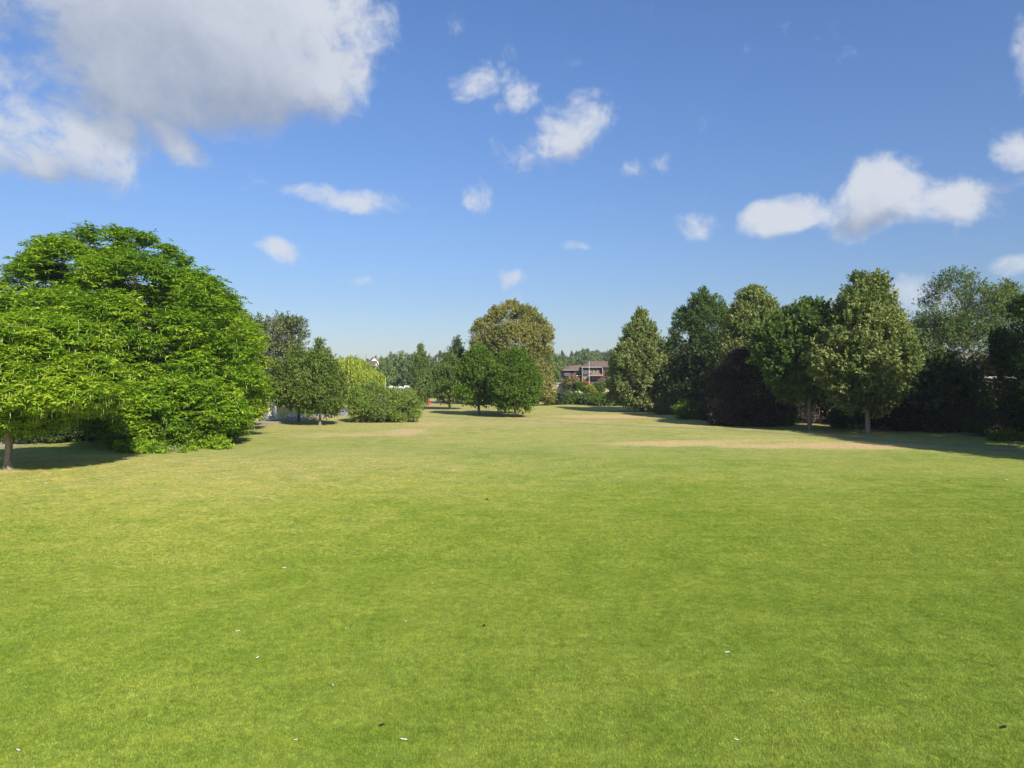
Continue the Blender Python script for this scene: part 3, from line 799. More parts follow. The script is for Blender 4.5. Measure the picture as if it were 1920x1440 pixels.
# shrubs at the foot of the row
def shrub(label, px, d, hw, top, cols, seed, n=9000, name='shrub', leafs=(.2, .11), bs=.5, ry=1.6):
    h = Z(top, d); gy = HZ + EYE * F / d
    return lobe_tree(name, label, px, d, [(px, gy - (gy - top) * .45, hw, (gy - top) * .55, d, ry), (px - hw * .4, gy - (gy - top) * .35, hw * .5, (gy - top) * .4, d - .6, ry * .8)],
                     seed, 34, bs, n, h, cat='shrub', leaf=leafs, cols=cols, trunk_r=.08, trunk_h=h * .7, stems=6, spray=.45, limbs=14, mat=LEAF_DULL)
shrub('bright green leafy shrub left of the dark purple tree', 1292, 98, 26, 752, FRESH, 101)
shrub('low grey green bush under the free standing cone shaped tree on its right', 1255, 112, 26, 745, DUSTY[:2], 102)
shrub('small dark shrub at the foot of the first row tree', 1340, 95, 26, 755, DARKG, 103)
shrub('light green low bush beyond the trunk of the sycamore tree', 1455, 84, 34, 772, FRESH[:2] + DARKG[:1], 104)
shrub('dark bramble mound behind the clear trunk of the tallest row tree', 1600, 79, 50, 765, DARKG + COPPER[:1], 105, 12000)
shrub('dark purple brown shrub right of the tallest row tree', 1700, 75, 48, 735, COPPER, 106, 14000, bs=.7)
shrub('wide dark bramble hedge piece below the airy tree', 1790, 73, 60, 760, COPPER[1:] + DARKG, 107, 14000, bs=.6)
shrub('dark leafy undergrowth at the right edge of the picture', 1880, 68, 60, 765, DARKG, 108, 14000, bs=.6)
shrub('bright tuft of nettles on the shaded grass at the right edge', 1885, 62.5, 26, 812, FRESH, 109, 3000, bs=.3, ry=.8)
shrub('dark shrub between the purple tree and the middle row tree', 1440, 90, 40, 735, DARKG, 110, 12000, bs=.7)
shrub('tall dark shrub behind the sycamore trunk', 1530, 88, 55, 725, COPPER[1:] + DARKG[:1], 111, 14000, bs=.8)
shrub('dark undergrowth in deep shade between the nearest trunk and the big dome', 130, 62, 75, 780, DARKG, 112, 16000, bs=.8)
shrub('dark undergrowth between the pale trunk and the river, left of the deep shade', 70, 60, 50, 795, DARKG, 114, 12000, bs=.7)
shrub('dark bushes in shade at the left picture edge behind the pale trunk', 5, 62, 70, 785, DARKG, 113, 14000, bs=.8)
# ivy strip shed roof seen through the gap
BLACKW = mat_plain('dark_boards', (0.035, 0.03, 0.028), 0.85, 0.2, 0.3, 2)
PALEROOF = mat_plain('pale_roof_edge', (0.38, 0.36, 0.34), 0.7, 0.3, 0.1, 2)
d = 76
sh = empty('garden_shed', (X(1868, d), d, 0), 0, 'dark shed with pale roof edge half hidden under the airy tree', 'shed')
MB().box(-2.2, 0, 0, 2.2, 3, 5.5).build('wall', BLACKW, sh)
MB().box(-2.5, -.3, 5.503, 2.5, 3.3, 5.72).build('roof', PALEROOF, sh)

# ------------------------------------------------------------------ far trees
far_src = []
for i, (prof, cols) in enumerate([(ROUND, ((.09, .14, .04), (.16, .22, .06))), (EGG, ((.10, .16, .04), (.19, .26, .06))), (ROUND, ((.07, .11, .045), (.12, .16, .06))), (CONE, ((.06, .10, .045), (.09, .13, .06)))]):
    rng = np.random.default_rng(200 + i)
    B, BR = profile_boughs(rng, 15, .8, 7.0 if i < 3 else 4.5, prof, 70, .28)
    far_src.append((B, BR, cols))
FARLAB = 'leafy tree of the distant belt along the skyline'
FARGRP = 'distant trees along the skyline'
protos = []
LABS = [('leafy tree in the belt beyond the marina and thicket', 'trees of the belt beyond the marina'), ('far tree of the thin belt on the horizon', 'far trees on the horizon'), ('tree on the wooded hill behind the terrace', 'trees on the wooded hill')]
def far_tree(px, pyt, d, wpx, kind, lab=0):
    x = X(px, d); gz = float(hill(np.array([x]), np.array([d]))[0]) * 1.0
    H = Z(pyt, d) - gz
    if len(protos) <= kind or protos[kind] is None:
        while len(protos) <= kind: protos.append(None)
        B, BR, cols = far_src[kind]
        o = make_tree('distant_tree', FARLAB, 'tree', (0, 0, 0), 15, 300 + kind, B, BR, 6500, 6, leaf=(1.0, .6), cols=cols, trunk_r=.4, spray=1.4, limbs=20, group=FARGRP, mat=LEAF_DULL, bark=BARK_DARK)
        protos[kind] = o; first = True
    else:
        o = copy_tree(protos[kind])
    w_ = wpx / F * d / (7.0 if kind < 3 else 4.5)
    o['label'], o['group'] = LABS[lab]
    o.location = (x, d, gz - .2); o.scale = (w_, w_, H / 15); o.rotation_euler = (0, 0, (px * 7 % 628) / 100)
    return o
rnd = random.Random(5)
FT = []
# left belt beyond the river, between the paired trees and the centre clump
for (px, pyt, d, wp, k) in [(640, 674, 430, 20, 0), (662, 672, 460, 22, 2), (620, 672, 420, 18, 1), (693, 676, 560, 14, 2), (715, 672, 560, 14, 0), (736, 668, 330, 24, 0), (758, 664, 320, 26, 1), (722, 676, 310, 18, 1), (775, 668, 300, 20, 0),
            (805, 672, 300, 24, 0), (830, 664, 290, 20, 2), (800, 690, 230, 18, 1), (822, 692, 220, 18, 0), (680, 688, 520, 10, 2), (870, 668, 300, 24, 0), (845, 690, 240, 22, 0),
            (1045, 668, 300, 16, 1), (1035, 682, 260, 16, 0), (1050, 690, 245, 14, 1), (560, 690, 300, 30, 2), (600, 688, 330, 26, 0), (450, 690, 250, 60, 2), (380, 700, 230, 60, 0), (480, 712, 225, 24, 2), (535, 712, 225, 26, 0)]:
    FT.append(far_tree(px, pyt, d, wp, k))
# wooded hill behind the houses
for i in range(38):
    px = 1030 + (i * 37 % 175) + rnd.uniform(-3, 3); d = 430 + (i * 53 % 230)
    top = 655 + (i * 29 % 22) * .9 + (6 if px < 1075 else 0) + (600 - d) * .035
    FT.append(far_tree(px, top, d, rnd.uniform(13, 20), (0, 1, 2, 0, 1, 0, 2, 1)[i % 8], 2))
for (px, pyt, d, wp) in [(1054, 656, 560, 5), (1072, 657, 560, 5), (1102, 653, 580, 6), (1145, 655, 560, 7), (1081, 657, 570, 5)]:
    FT.append(far_tree(px, pyt + 2, d, wp, 3 if wp == 5 else 2, 2))
for px in range(-200, 2500, 44):
    if 1030 < px < 1200: continue
    FT.append(far_tree(px + rnd.uniform(-12, 12), 690 + rnd.uniform(-8, 8) - (8 if px > 1200 else 0), rnd.uniform(560, 700), rnd.uniform(26, 36), rnd.choice((0, 1, 2)), 1))

# ------------------------------------------------------------------ buildings
BRICK = mat_plain('brown_brick', (0.085, 0.042, 0.032), 0.85, 0.2, 0.3, 4)
HANG = mat_plain('dark_tile_hanging', (0.05, 0.038, 0.035), 0.8, 0.2, 0.3, 3)
ROOF = mat_plain('roof_tiles', (0.20, 0.13, 0.10), 0.85, 0.2, 0.22, 1.5)
ROOFD = mat_plain('dark_roof_tiles', (0.10, 0.085, 0.085), 0.8, 0.25, 0.25, 1.5)
WHITE = mat_plain('white_paint', (0.78, 0.77, 0.74), 0.5, 0.4, 0.05, 3)
TRIM = mat_plain('weathered_trim', (0.36, 0.34, 0.31), 0.7, 0.3, 0.12, 3)
GARAGE = mat_plain('garage_render', (0.4, 0.37, 0.33), 0.8, 0.3, 0.12, 2)
CREAM = mat_plain('cream_render', (0.66, 0.6, 0.5), 0.8, 0.3, 0.08, 2)
GLASS = mat_plain('window_glass', (0.05, 0.075, 0.08), 0.08, 0.6, 0.3, 0.8)
CURT = mat_plain('curtain_glass', (0.20, 0.21, 0.16), 0.25, 0.5, 0.3, 1.4)
def window(par, x0, z0, x1, z1, y, cols=2, glass=None):
    fr = MB()
    fw = .07
    fr.box(x0, y - .08, z0, x1, y + .02, z0 + fw); fr.box(x0, y - .08, z1 - fw, x1, y + .02, z1)
    for i in range(cols + 1):
        xx = x0 + (x1 - x0 - fw) * i / cols
        fr.box(xx, y - .08, z0 + fw, xx + fw, y + .02, z1 - fw)
    f = fr.build('window', TRIM, par)
    pane0 = None
    for i in range(cols):
        a_ = x0 + (x1 - x0 - fw) * i / cols + fw; b_ = x0 + (x1 - x0 - fw) * (i + 1) / cols
        MB().box(a_, y - .04, z0 + fw, b_, y - .02, z1 - fw).build('pane', glass or (CURT if (i + int(x0)) % 2 else GLASS), f)
    return f
def gable_roof(par, x0, x1, y0, y1, ze, zr, mat, over=.4, name='roof', tiles=0):
    ym = (y0 + y1) / 2
    r = MB().prism([(y0 - over, ze), (ym, zr), (y1 + over, ze), (y1 + over, ze - .18), (ym, zr - .2), (y0 - over, ze - .18)], 'x', x0 - over * .5, x1 + over * .5)
    return r.build(name, mat, par)
HD = 185.0
def hx(px): return X(px, HD)
def hz(py): return Z(py, HD)
# nearer house of the terrace
ox = hx(1128)
h1 = empty('terraced_house', (ox, HD, 0), 0, 'larger brown brick terraced house with sloping porch roof, beside the cone shaped tree', 'house', 'terrace beyond the hedge')
l = lambda px: hx(px) - ox
MB().box(l(1092), 0, 0, l(1185), 9, hz(689)).build('wall', BRICK, h1)
MB().box(l(1091.5), -.06, hz(705), l(1103), .0, hz(688.5)).build('tile_panel', HANG, h1)
rf = MB().add([(l(1089), -1.0, hz(688.5)), (l(1188), -1.0, hz(687)), (l(1188), 4.5, hz(676)), (l(1108), 4.5, hz(677.2)), (l(1089), 10, hz(688.5)), (l(1188), 10, hz(687))],
              [(0, 1, 2, 3), (0, 3, 4), (3, 2, 5, 4), (0, 4, 5, 1), (1, 5, 2)]).build('roof', ROOF, h1)
for k in range(5):
    q = k / 5
    MB().box(l(1090 + 18 * q), -1.05 + 5.5 * q, hz(688.2 - 11 * q) + .02, l(1187), -.97 + 5.5 * q, hz(688.2 - 11 * q) + .14).build('tile_course', ROOFD, rf)
MB().box(l(1089), -1.12, hz(689.2), l(1128), -1.02, hz(688.1)).build('fascia', TRIM, h1)
MB().box(l(1128.3), -1.12, hz(689), l(1187), -1.02, hz(687.9)).build('gutter', ROOFD, h1)
window(h1, l(1105), hz(699), l(1125), hz(690.5), -.02, 6)
window(h1, l(1131), hz(694.5), l(1150), hz(688.9), -.02, 5)
window(h1, l(1093.5), hz(711), l(1101), hz(706), -.02, 3)
window(h1, l(1105), hz(712.5), l(1123), hz(705.8), -.02, 7)
window(h1, l(1132), hz(712.5), l(1146), hz(706), -.02, 5)
window(h1, l(1094), hz(700), l(1103), hz(691), -.12, 2, GLASS)
MB().add([(l(1101), -2.6, hz(704)), (l(1127.5), -2.6, hz(704)), (l(1127.5), .0, hz(692.5)), (l(1124), 0, hz(693.8)), (l(1101), -2.2, hz(703))], [(0, 1, 2, 3, 4), (4, 3, 2, 1, 0)]).build('lean_to_roof', ROOF, h1)
MB().box(l(1101), -2.7, hz(704.8), l(1127.8), -2.58, hz(704)).build('fascia', TRIM, h1)
MB().box(l(1127.3), -2.5, hz(704), l(1128.2), .0, hz(690)).build('fin_wall', PALEROOF, h1)
MB().box(l(1090.5), -1.4, 0, l(1091.2), .0, hz(689.8)).build('party_wall', PALEROOF, h1)
MB().prism([(-6.0, hz(721)), (-.02, hz(715)), (-.02, hz(717)), (-6, hz(722.5))], 'x', l(1086), l(1178)).build('conservatory_roof', ROOFD, h1)
MB().box(l(1086), -5.8, 0, l(1178), -.1, hz(723)).build('extension_wall', CREAM, h1)
for a_, b_ in ((1088, 1098), (1110, 1120), (1130, 1142)):
    window(h1, l(a_), hz(740), l(b_), hz(725), -5.82, 2, GLASS)
# farther house
ox = hx(1072)
HD2 = 192.0
h2 = empty('terraced_house', (ox, HD + 2.0, 0), 0, 'smaller brown house with lower roof and balcony, left end of the terrace', 'house', 'terrace beyond the hedge')
l = lambda px: hx(px) - ox
MB().box(l(1057), 0, 0, l(1090), 8.5, hz(694)).build('wall', HANG, h2)
rf = MB().add([(l(1055), -.9, hz(694)), (l(1092), -.9, hz(693)), (l(1095), 4.2, hz(683.5)), (l(1064), 4.2, hz(685.2)), (l(1055), 9.3, hz(694)), (l(1092), 9.3, hz(694))],
              [(0, 1, 2, 3), (0, 3, 4), (3, 2, 5, 4), (0, 4, 5, 1), (1, 5, 2)]).build('roof', ROOF, h2)
for k in range(4):
    q = k / 4
    MB().box(l(1056 + 8 * q), -.95 + 5.1 * q, hz(693.7 - 9 * q) + .02, l(1091.5), -.87 + 5.1 * q, hz(693.7 - 9 * q) + .13).build('tile_course', ROOFD, rf)
MB().box(l(1055), -1.0, hz(694.4), l(1092), -.9, hz(693.6)).build('fascia', TRIM, h2)
window(h2, l(1060), hz(700.5), l(1069), hz(695.2), -.02, 3, GLASS)
window(h2, l(1078), hz(700), l(1090), hz(694.9), -.02, 5)
MB().box(l(1071), -.05, hz(708), l(1077), 0, hz(695)).build('brick_panel', BRICK, h2)
MB().box(l(1075), -1.6, hz(704.6), l(1090), -.04, hz(703.6)).build('balcony_slab', WHITE, h2)
MB().prism([(-1.8, hz(704)), (-.02, hz(700)), (-.02, hz(701)), (-1.8, hz(705))], 'x', l(1058), l(1070)).build('porch_roof', ROOFD, h2)
window(h2, l(1062), hz(712), l(1069), hz(705.5), -.02, 2, GLASS)
window(h2, l(1080), hz(714), l(1089), hz(706), -.02, 3, GLASS)
MB().box(l(1074), -1.5, 0, l(1082), -.05, hz(711)).build('bay', CREAM, h2)
MB().box(l(1054.2), -.6, 0, l(1055), .2, hz(708)).build('downpipe', WHITE, h2)
# white garage at the left end
ox = hx(1047)
gq = empty('garage', (ox, HD - 5, 0), 0, 'low pale flat roofed garage left of the terrace', 'garage')
l = lambda px: X(px, HD - 5) - ox + (ox - ox)
MB().box(-1.9, 0, 0, 2.1, 5, Z(719.5, HD - 5)).build('wall', GARAGE, gq)
MB().box(-2.2, -.3, Z(719.4, HD - 5), 2.9, 5.3, Z(717.5, HD - 5)).build('roof', PALEROOF, gq)
MB().box(-1.2, -.05, 0, 1.2, -.003, 2.2).build('door', HANG, gq)
# flagpole between the trees and houses
fp = empty('flagpole', (X(1104.8, 170), 170, 0), 0, 'thin white pole standing in front of the larger house', 'pole')
MB().tube([(0, 0, 0), (0, 0, Z(676, 170))], [.05, .03], 8).build('pole', WHITE, fp)
MB().tube([(0, 0, 0), (0, 0, .3)], [.18, .12], 8).build('base', STONE, fp)

# garden wall, hedge and garden shrubs
WALLM = mat_plain('garden_wall_stone', (0.45, 0.34, 0.27), 0.9, 0.2, 0.3, 2)
for (a_, b_, yb, yt, dd, lab) in ((1064, 1092, 737, 731, 176, 'pale low garden wall in front of the smaller house'), (1126, 1150, 737, 728, 174, 'pinkish stone garden wall beside the cone shaped tree')):
    gw = empty('garden_wall', (X((a_ + b_) / 2, dd), dd, 0), 0, lab, 'wall')
    hw = (b_ - a_) / 2 / F * dd; zt = Z(yt, dd)
    MB().box(-hw, 0, 0, hw, .25, zt - .1).build('wall', WALLM if a_ > 1100 else CREAM, gw)
    MB().box(-hw - .05, -.05, zt - .1, hw + .05, .3, zt).build('coping', PALEROOF, gw)
def gshrub(label, px, py, hw, hh, d, cols, seed, n=3500):
    return lobe_tree('garden_shrub', label, px, d, [(px, py, hw, hh, d, hw / F * d), (px, py + hh, hw * .8, hh, d, hw / F * d * .8)], seed, 22, .5, n, Z(py - hh, d), cat='shrub',
                     leaf=(.4, .22), cols=cols, trunk_r=.1, trunk_h=Z(py, d) * .8, stems=4, spray=.6, limbs=8)
gshrub('orange red leaved garden shrub before the terrace', 1098, 725, 8, 6, 172, ((.3, .09, .05), (.42, .16, .07), (.3, .2, .06)), 401)
gshrub('yellow green round garden shrub right beside the red one', 1105, 731, 8, 5, 170, ((.2, .26, .03), (.3, .34, .05)), 402)
gshrub('clipped green garden bush at the middle of the gardens', 1086, 726, 7, 5, 171, FRESH, 403)
gshrub('grey green garden bush before the smaller house', 1073, 726, 8, 5, 173, DUSTY, 404)
gshrub('brown leaved small garden tree in front of the balcony', 1066, 718, 9, 7, 177, ((.16, .13, .04), (.22, .17, .06)), 405)
gshrub('bright green garden bush beside the stone wall', 1124, 727, 9, 5, 171, FRESH, 406)
gshrub('orange flowering garden plant low before the red shrub', 1112, 738, 4, 1.6, 168, ((.4, .24, .04), (.2, .24, .04)), 407, 1500)
gshrub('pale pink garden shrub before the white bay', 1078, 714, 5, 7, 178, ((.4, .26, .2), (.3, .25, .1)), 408, 1800)
hedge_specs = [(1040, 158, 20, 737, DARKG), (1066, 160, 20, 738, SYC), (1090, 160, 20, 739, FRESH[:2] + DARKG[:1]), (1114, 156, 22, 740, SYC), (1140, 150, 22, 740, FRESH[:2] + SYC[:1])]
hl = ['leftmost dark green end of the garden hedge', 'second piece of the garden hedge, before the pale wall', 'middle piece of the garden hedge below the red shrub', 'fourth piece of the garden hedge, right of the middle', 'rightmost bright piece of the garden hedge beside the cone shaped tree']
for i, (px, d, hw, top, cols) in enumerate(hedge_specs):
    lobe_tree('hedge', hl[i], px, d, [(px, 750, hw, 10, d, 1.6), (px + 5, 748, hw * .6, 9, d, 1.5)], 420 + i, 40, .75, 7000, 2.3, cat='hedge', leaf=(.34, .2), cols=cols,
              trunk_r=.08, trunk_h=1.5, stems=5, spray=.6, limbs=10, mat=LEAF_DULL, group='hedge along the gardens')

# distant houses on the left skyline
def cottage(label, px, d, w_, dep, zb, ze, zr, wall, roof, rz=0):
    e = empty('distant_house', (X(px, d), d, zb), rz, label, 'house')
    MB().prism([(-w_ / 2, -.5), (w_ / 2, -.5), (w_ / 2, ze), (0, zr), (-w_ / 2, ze)], 'y', 0, dep).build('wall', wall, e)
    r = MB().prism([(-w_ / 2 - .6, ze - .3), (0, zr + .25), (w_ / 2 + .6, ze - .3), (w_ / 2 + .6, ze + .05), (0, zr + .65), (-w_ / 2 - .6, ze + .05)], 'y', -.4, dep + .4).build('roof', roof, e)
    MB().box(w_ * .15, dep * .5, zr - .8, w_ * .15 + 1, dep * .5 + 1, zr + 1.8).build('chimney', BRICK, r)
    for k in (-1, 1):
        window(e, k * w_ * .22 - .7, ze * .5, k * w_ * .22 + .7, ze * .5 + 1.5, -.03, 2, GLASS)
    return e
REDROOF = mat_plain('red_roof', (0.22, 0.11, 0.085), 0.85, 0.2, 0.2, 1)
cottage('distant white gabled house with red roof above the willow', 683, 400, 6, 10, 5.5, 4.5, 9.5, CREAM, REDROOF, R(-12))
cottage('distant grey roofed house among the skyline trees', 705, 395, 7, 11, 6.5, 5.5, 9.5, CREAM, ROOFD, R(75))
cottage('distant cream house highest on the skyline left of the round green trees', 702, 520, 9, 8, 13, 5.0, 9.5, CREAM, ROOFD, R(20))

# ------------------------------------------------------------------ boats
REDP = mat_plain('red_paint', (0.55, 0.035, 0.04), 0.35, 0.5, 0.06, 2)
BLUEP = mat_plain('blue_paint', (0.07, 0.17, 0.42), 0.4, 0.5, 0.1, 2)
BLUEC = mat_plain('blue_canvas', (0.10, 0.20, 0.46), 0.8, 0.2, 0.12, 2)
DECK = mat_plain('boat_deck', (0.55, 0.53, 0.48), 0.6, 0.3, 0.1, 2)
def hull_rings(Lh, bm_, zk, zs, n=11):
    rings = []
    for i in range(n):
        t_ = i / (n - 1); x = (t_ - .5) * Lh
        wv = bm_ * .5 * (1 - max(0, (t_ - .45) / .55) ** 2.4) ; wv = max(wv, .03)
        sh_ = zs + .28 * max(0, t_ - .4) ** 1.5
        kz = zk + max(0, (t_ - .75)) * 1.2
        rings.append([(x, -wv, sh_), (x, -wv * .9, kz + .35), (x, -wv * .35, kz), (x, wv * .35, kz), (x, wv * .9, kz + .35), (x, wv, sh_)])
    return rings
def cruiser(label, loc, rz, Lh, hullm, cabh, canopy=None, mast=0, group=None):
    e = empty('cabin_cruiser', loc, rz, label, 'boat', group)
    bmx = Lh * .3
    MB().loft(hull_rings(Lh, bmx, -.45, .95)).build('hull', hullm, e)
    MB().box(-Lh * .5, -bmx * .51, .96, Lh * .28, bmx * .51, 1.04).build('deck', DECK, e)
    cb = MB().prism([(-Lh * .22, 1.05), (Lh * .26, 1.05), (Lh * .16, 1.05 + cabh * .8), (-Lh * .05, 1.05 + cabh), (-Lh * .22, 1.05 + cabh)], 'y', -bmx * .38, bmx * .38).build('cabin', WHITE, e)
    for s_ in (-1, 1):
        for k in range(3):
            a_ = -Lh * .18 + k * Lh * .1
            MB().box(a_, s_ * bmx * .385 - .01, 1.05 + cabh * .45, a_ + Lh * .075, s_ * bmx * .385 + .01, 1.05 + cabh * .8).build('cabin_window', GLASS, cb)
    if canopy:
        MB().prism([(-Lh * .48, 1.05), (-Lh * .225, 1.05), (-Lh * .225, 1.1 + cabh * 1.15), (-Lh * .44, 1.1 + cabh * 1.05)], 'y', -bmx * .4, bmx * .4).build('canopy', canopy, e)
    rl = MB()
    for k in range(4):
        rl.tube([(Lh * (.2 + .07 * k), -bmx * (.42 - .07 * k), 1.0), (Lh * (.2 + .07 * k), -bmx * (.42 - .07 * k), 1.6)], .025, 5)
    rl.tube([(Lh * .2, -bmx * .42, 1.6), (Lh * .41, -bmx * .21, 1.65)], .025, 5)
    rl.build('rail', WHITE, e)
    if mast:
        MB().tube([(0, 0, 1 + cabh), (0, 0, 1 + cabh + mast)], [.08, .04], 6).build('mast', WHITE, e)
    return e
WZ = -.75
cruiser('red hulled cruiser with blue canopy moored on the river left of the paired trees', (X(499, 186), 186, WZ), R(-62), 6.0, REDP, 1.2, BLUEC)
cruiser('white motor boat lying just right of the red hulled one', (X(516, 184), 184, WZ), R(-75), 3.6, DECK, .3)
for i, (px, d, Lh, ch, ms, lab) in enumerate([(712, 240, 8, 2.6, 0, 'leftmost white boat of the far marina seen over the thicket'), (723, 232, 10, 3.0, 2.5, 'white boat with short mast in the far marina'),
                                     (738, 246, 7, 2.8, 0, 'white boat right of the masted one in the far marina'), (752, 262, 7, 2.6, 0, 'white boat second from the right in the far marina'), (766, 270, 7, 2.8, 0, 'rightmost pale boat of the far marina')]):
    cruiser(lab, (X(px, d), d, WZ + .5 * 0), R(20 * (i % 3) - 20), Lh, DECK, ch + .5, None, ms, 'boats in the far marina')
# blue rowing boats at the edge
def rowboat(label, loc, rz):
    e = empty('rowing_boat', loc, rz, label, 'boat', 'blue rowing boats at the bank')
    MB().loft(hull_rings(4.2, 1.4, -.15, .42)).build('hull', BLUEP, e)
    MB().box(-1.5, -.6, .425, 1.0, .6, .45).build('cover', BLUEC, e)
    for k in (-.9, 0, .8):
        MB().box(k - .12, -.62, .46, k + .12, .62, .5).build('seat', DECK, e)
rowboat('blue rowing boat moored at the bank behind the nearer small tree, left one', (X(574, 119), 119, WZ), R(80))
rowboat('blue rowing boat moored at the bank behind the nearer small tree, right one', (X(588, 116.5), 116.5, WZ), R(65))

# ------------------------------------------------------------------ picnic table, bins, birds, person
WOODB = mat_plain('blue_grey_timber', (0.17, 0.23, 0.38), 0.7, 0.3, 0.15, 3)
pt = empty('picnic_table', (*GP(637, 778.5), 0), R(15), 'blue grey picnic table left of the thicket on the riverside path', 'picnic table')
for k in range(5):
    MB().box(-.95, -.38 + k * .155, .72, .95, -.25 + k * .155, .76).build('plank', WOODB, pt)
for s_ in (-1, 1):
    for k in range(2):
        MB().box(-.95, s_ * .72 - .14 + k * .15, .43, .95, s_ * .72 - .01 + k * .15, .47).build('bench_plank', WOODB, pt)
    for k in (-1, 1):
        MB().add([(s_*.7-.04, k*.75, 0), (s_*.7+.04, k*.75, 0), (s_*.7+.04, k*.65, 0), (s_*.7-.04, k*.65, 0), (s_*.7-.04, k*.3, .715), (s_*.7+.04, k*.3, .715), (s_*.7+.04, k*.2, .715), (s_*.7-.04, k*.2, .715)],
                 [(0,3,2,1),(4,5,6,7),(0,1,5,4),(1,2,6,5),(2,3,7,6),(3,0,4,7)]).build('leg', WOODB, pt)
    MB().box(s_ * .7 + (.045 if s_ < 0 else -.085), -.85, .36, s_ * .7 + (.085 if s_ < 0 else -.045), .85, .425).build('brace', WOODB, pt)
BLK = mat_plain('black_plastic', (0.02, 0.02, 0.022), 0.5, 0.4, 0.1, 5)
def bin_(label, px, py, mat, name='litter_bin'):
    e = empty(name, (*GP(px, py), 0), R(10), label, 'bin')
    MB().prism([(-.26, -.26), (.26, -.26), (.26, .26), (-.26, .26)], 'z', .12, .98).build('body', mat, e, bevel=.05)
    MB().box(-.3, -.3, .985, .3, .3, 1.1).build('lid', mat, e, bevel=.05)
    MB().box(-.18, -.275, .7, .18, -.262, .86).build('opening', BLK, e)
    MB().box(-.2, -.2, 0, .2, .2, .12).build('plinth', BLK, e)
bin_('blue litter bin beside the pale birch trunk', 781, 759.5, BLUEP)
bin_('red litter bin left of the olive green tree', 805, 758.5, REDP)

WHT = mat_plain('goose_feathers', (0.75, 0.74, 0.70), 0.8, 0.2, 0.08, 12)
ORG = mat_plain('goose_beak', (0.7, 0.3, 0.05), 0.5, 0.3, 0.05, 12)
def skin_obj(name, pts, edges, rads, mat, parent, sub=1):
    me = bpy.data.meshes.new(name); me.from_pydata(pts, edges, []); me.update()
    o = link_mesh(name, me, mat, parent)
    md = o.modifiers.new('skin', 'SKIN')
    sv = me.skin_vertices[0].data if me.skin_vertices else None
    if sv is None:
        me.attributes  # keep
    for i, r_ in enumerate(rads):
        me.skin_vertices[0].data[i].radius = (r_, r_) if not hasattr(r_, '__len__') else r_
    me.skin_vertices[0].data[0].use_root = True
    sb = o.modifiers.new('sub', 'SUBSURF'); sb.levels = sub; sb.render_levels = sub
    return o
def goose():
    e = empty('goose', (0, 0, 0), 0, '', 'bird', 'white geese resting along the river bank')
    # body loft with rings along x, neck tube, head
    rings = []
    for (x, zc, rw, rh) in [(-.42, .34, .015, .015), (-.34, .33, .08, .06), (-.18, .29, .15, .13), (0, .27, .17, .16), (.15, .28, .14, .14), (.24, .33, .08, .09), (.27, .42, .05, .05), (.28, .54, .035, .035), (.30, .62, .04, .04), (.36, .645, .045, .045), (.41, .63, .03, .03), (.43, .625, .01, .01)]:
        rings.append([(x + (0.0 if zc < .4 else 0), rw * math.cos(q), zc + rh * math.sin(q)) if not (.33 <= zc <= .6 and x > .23) else (x + rh * math.sin(-q) , rw * math.cos(q), zc + .0 * math.sin(q)) for q in [2 * math.pi * k / 8 for k in range(8)]])
    b_ = MB().loft(rings).build('body', WHT, e, smooth=True)
    MB().loft([[(.42, .02 * math.cos(q), .625 + .018 * math.sin(q)) for q in [2 * math.pi * k / 6 for k in range(6)]], [(.5, .008 * math.cos(q), .61 + .006 * math.sin(q)) for q in [2 * math.pi * k / 6 for k in range(6)]]]).build('beak', ORG, e)
    for s_ in (-1, 1):
        MB().tube([(0, s_ * .07, .16), (0.01, s_ * .07, .01)], .014, 5).add([(-.02, s_*.07-.03, 0), (.1, s_*.07-.05, 0), (.1, s_*.07+.05, 0), (-.02, s_*.07+.03, 0), (-.02, s_*.07-.03, .012), (.1, s_*.07-.05, .012), (.1, s_*.07+.05, .012), (-.02, s_*.07+.03, .012)], [(0,3,2,1),(4,5,6,7),(0,1,5,4),(1,2,6,5),(2,3,7,6),(3,0,4,7)]).build('leg', ORG, e)
    return e
g0 = goose()
gl = ['leftmost white goose on the river bank, by the big tree', 'white goose second from the left on the bank edge', 'white goose standing on the bank near the water, third from left', 'white goose sideways on the bank, fourth from left',
      'white goose in the middle of the bank group', 'white goose just right of the middle of the bank group', 'white goose in shade, third from the right', 'white goose left of the farther small tree trunk', 'rightmost white goose, past the farther small tree trunk']
for i, (px, py) in enumerate([(476, 792.2), (497, 788.8), (508, 786.6), (512, 789), (533, 784.6), (539, 785.8), (546, 784.0), (554, 782.6), (569, 782.6)]):
    o = g0 if i == 0 else copy_tree(g0)
    x, y = GP(px, py); o.location = (x + .6, y, .01 + (.055 if i in (1, 2, 4) else 0)); o.rotation_euler = (0, 0, i * 1.9); o.scale = (1.15,) * 3
    o['label'] = gl[i]

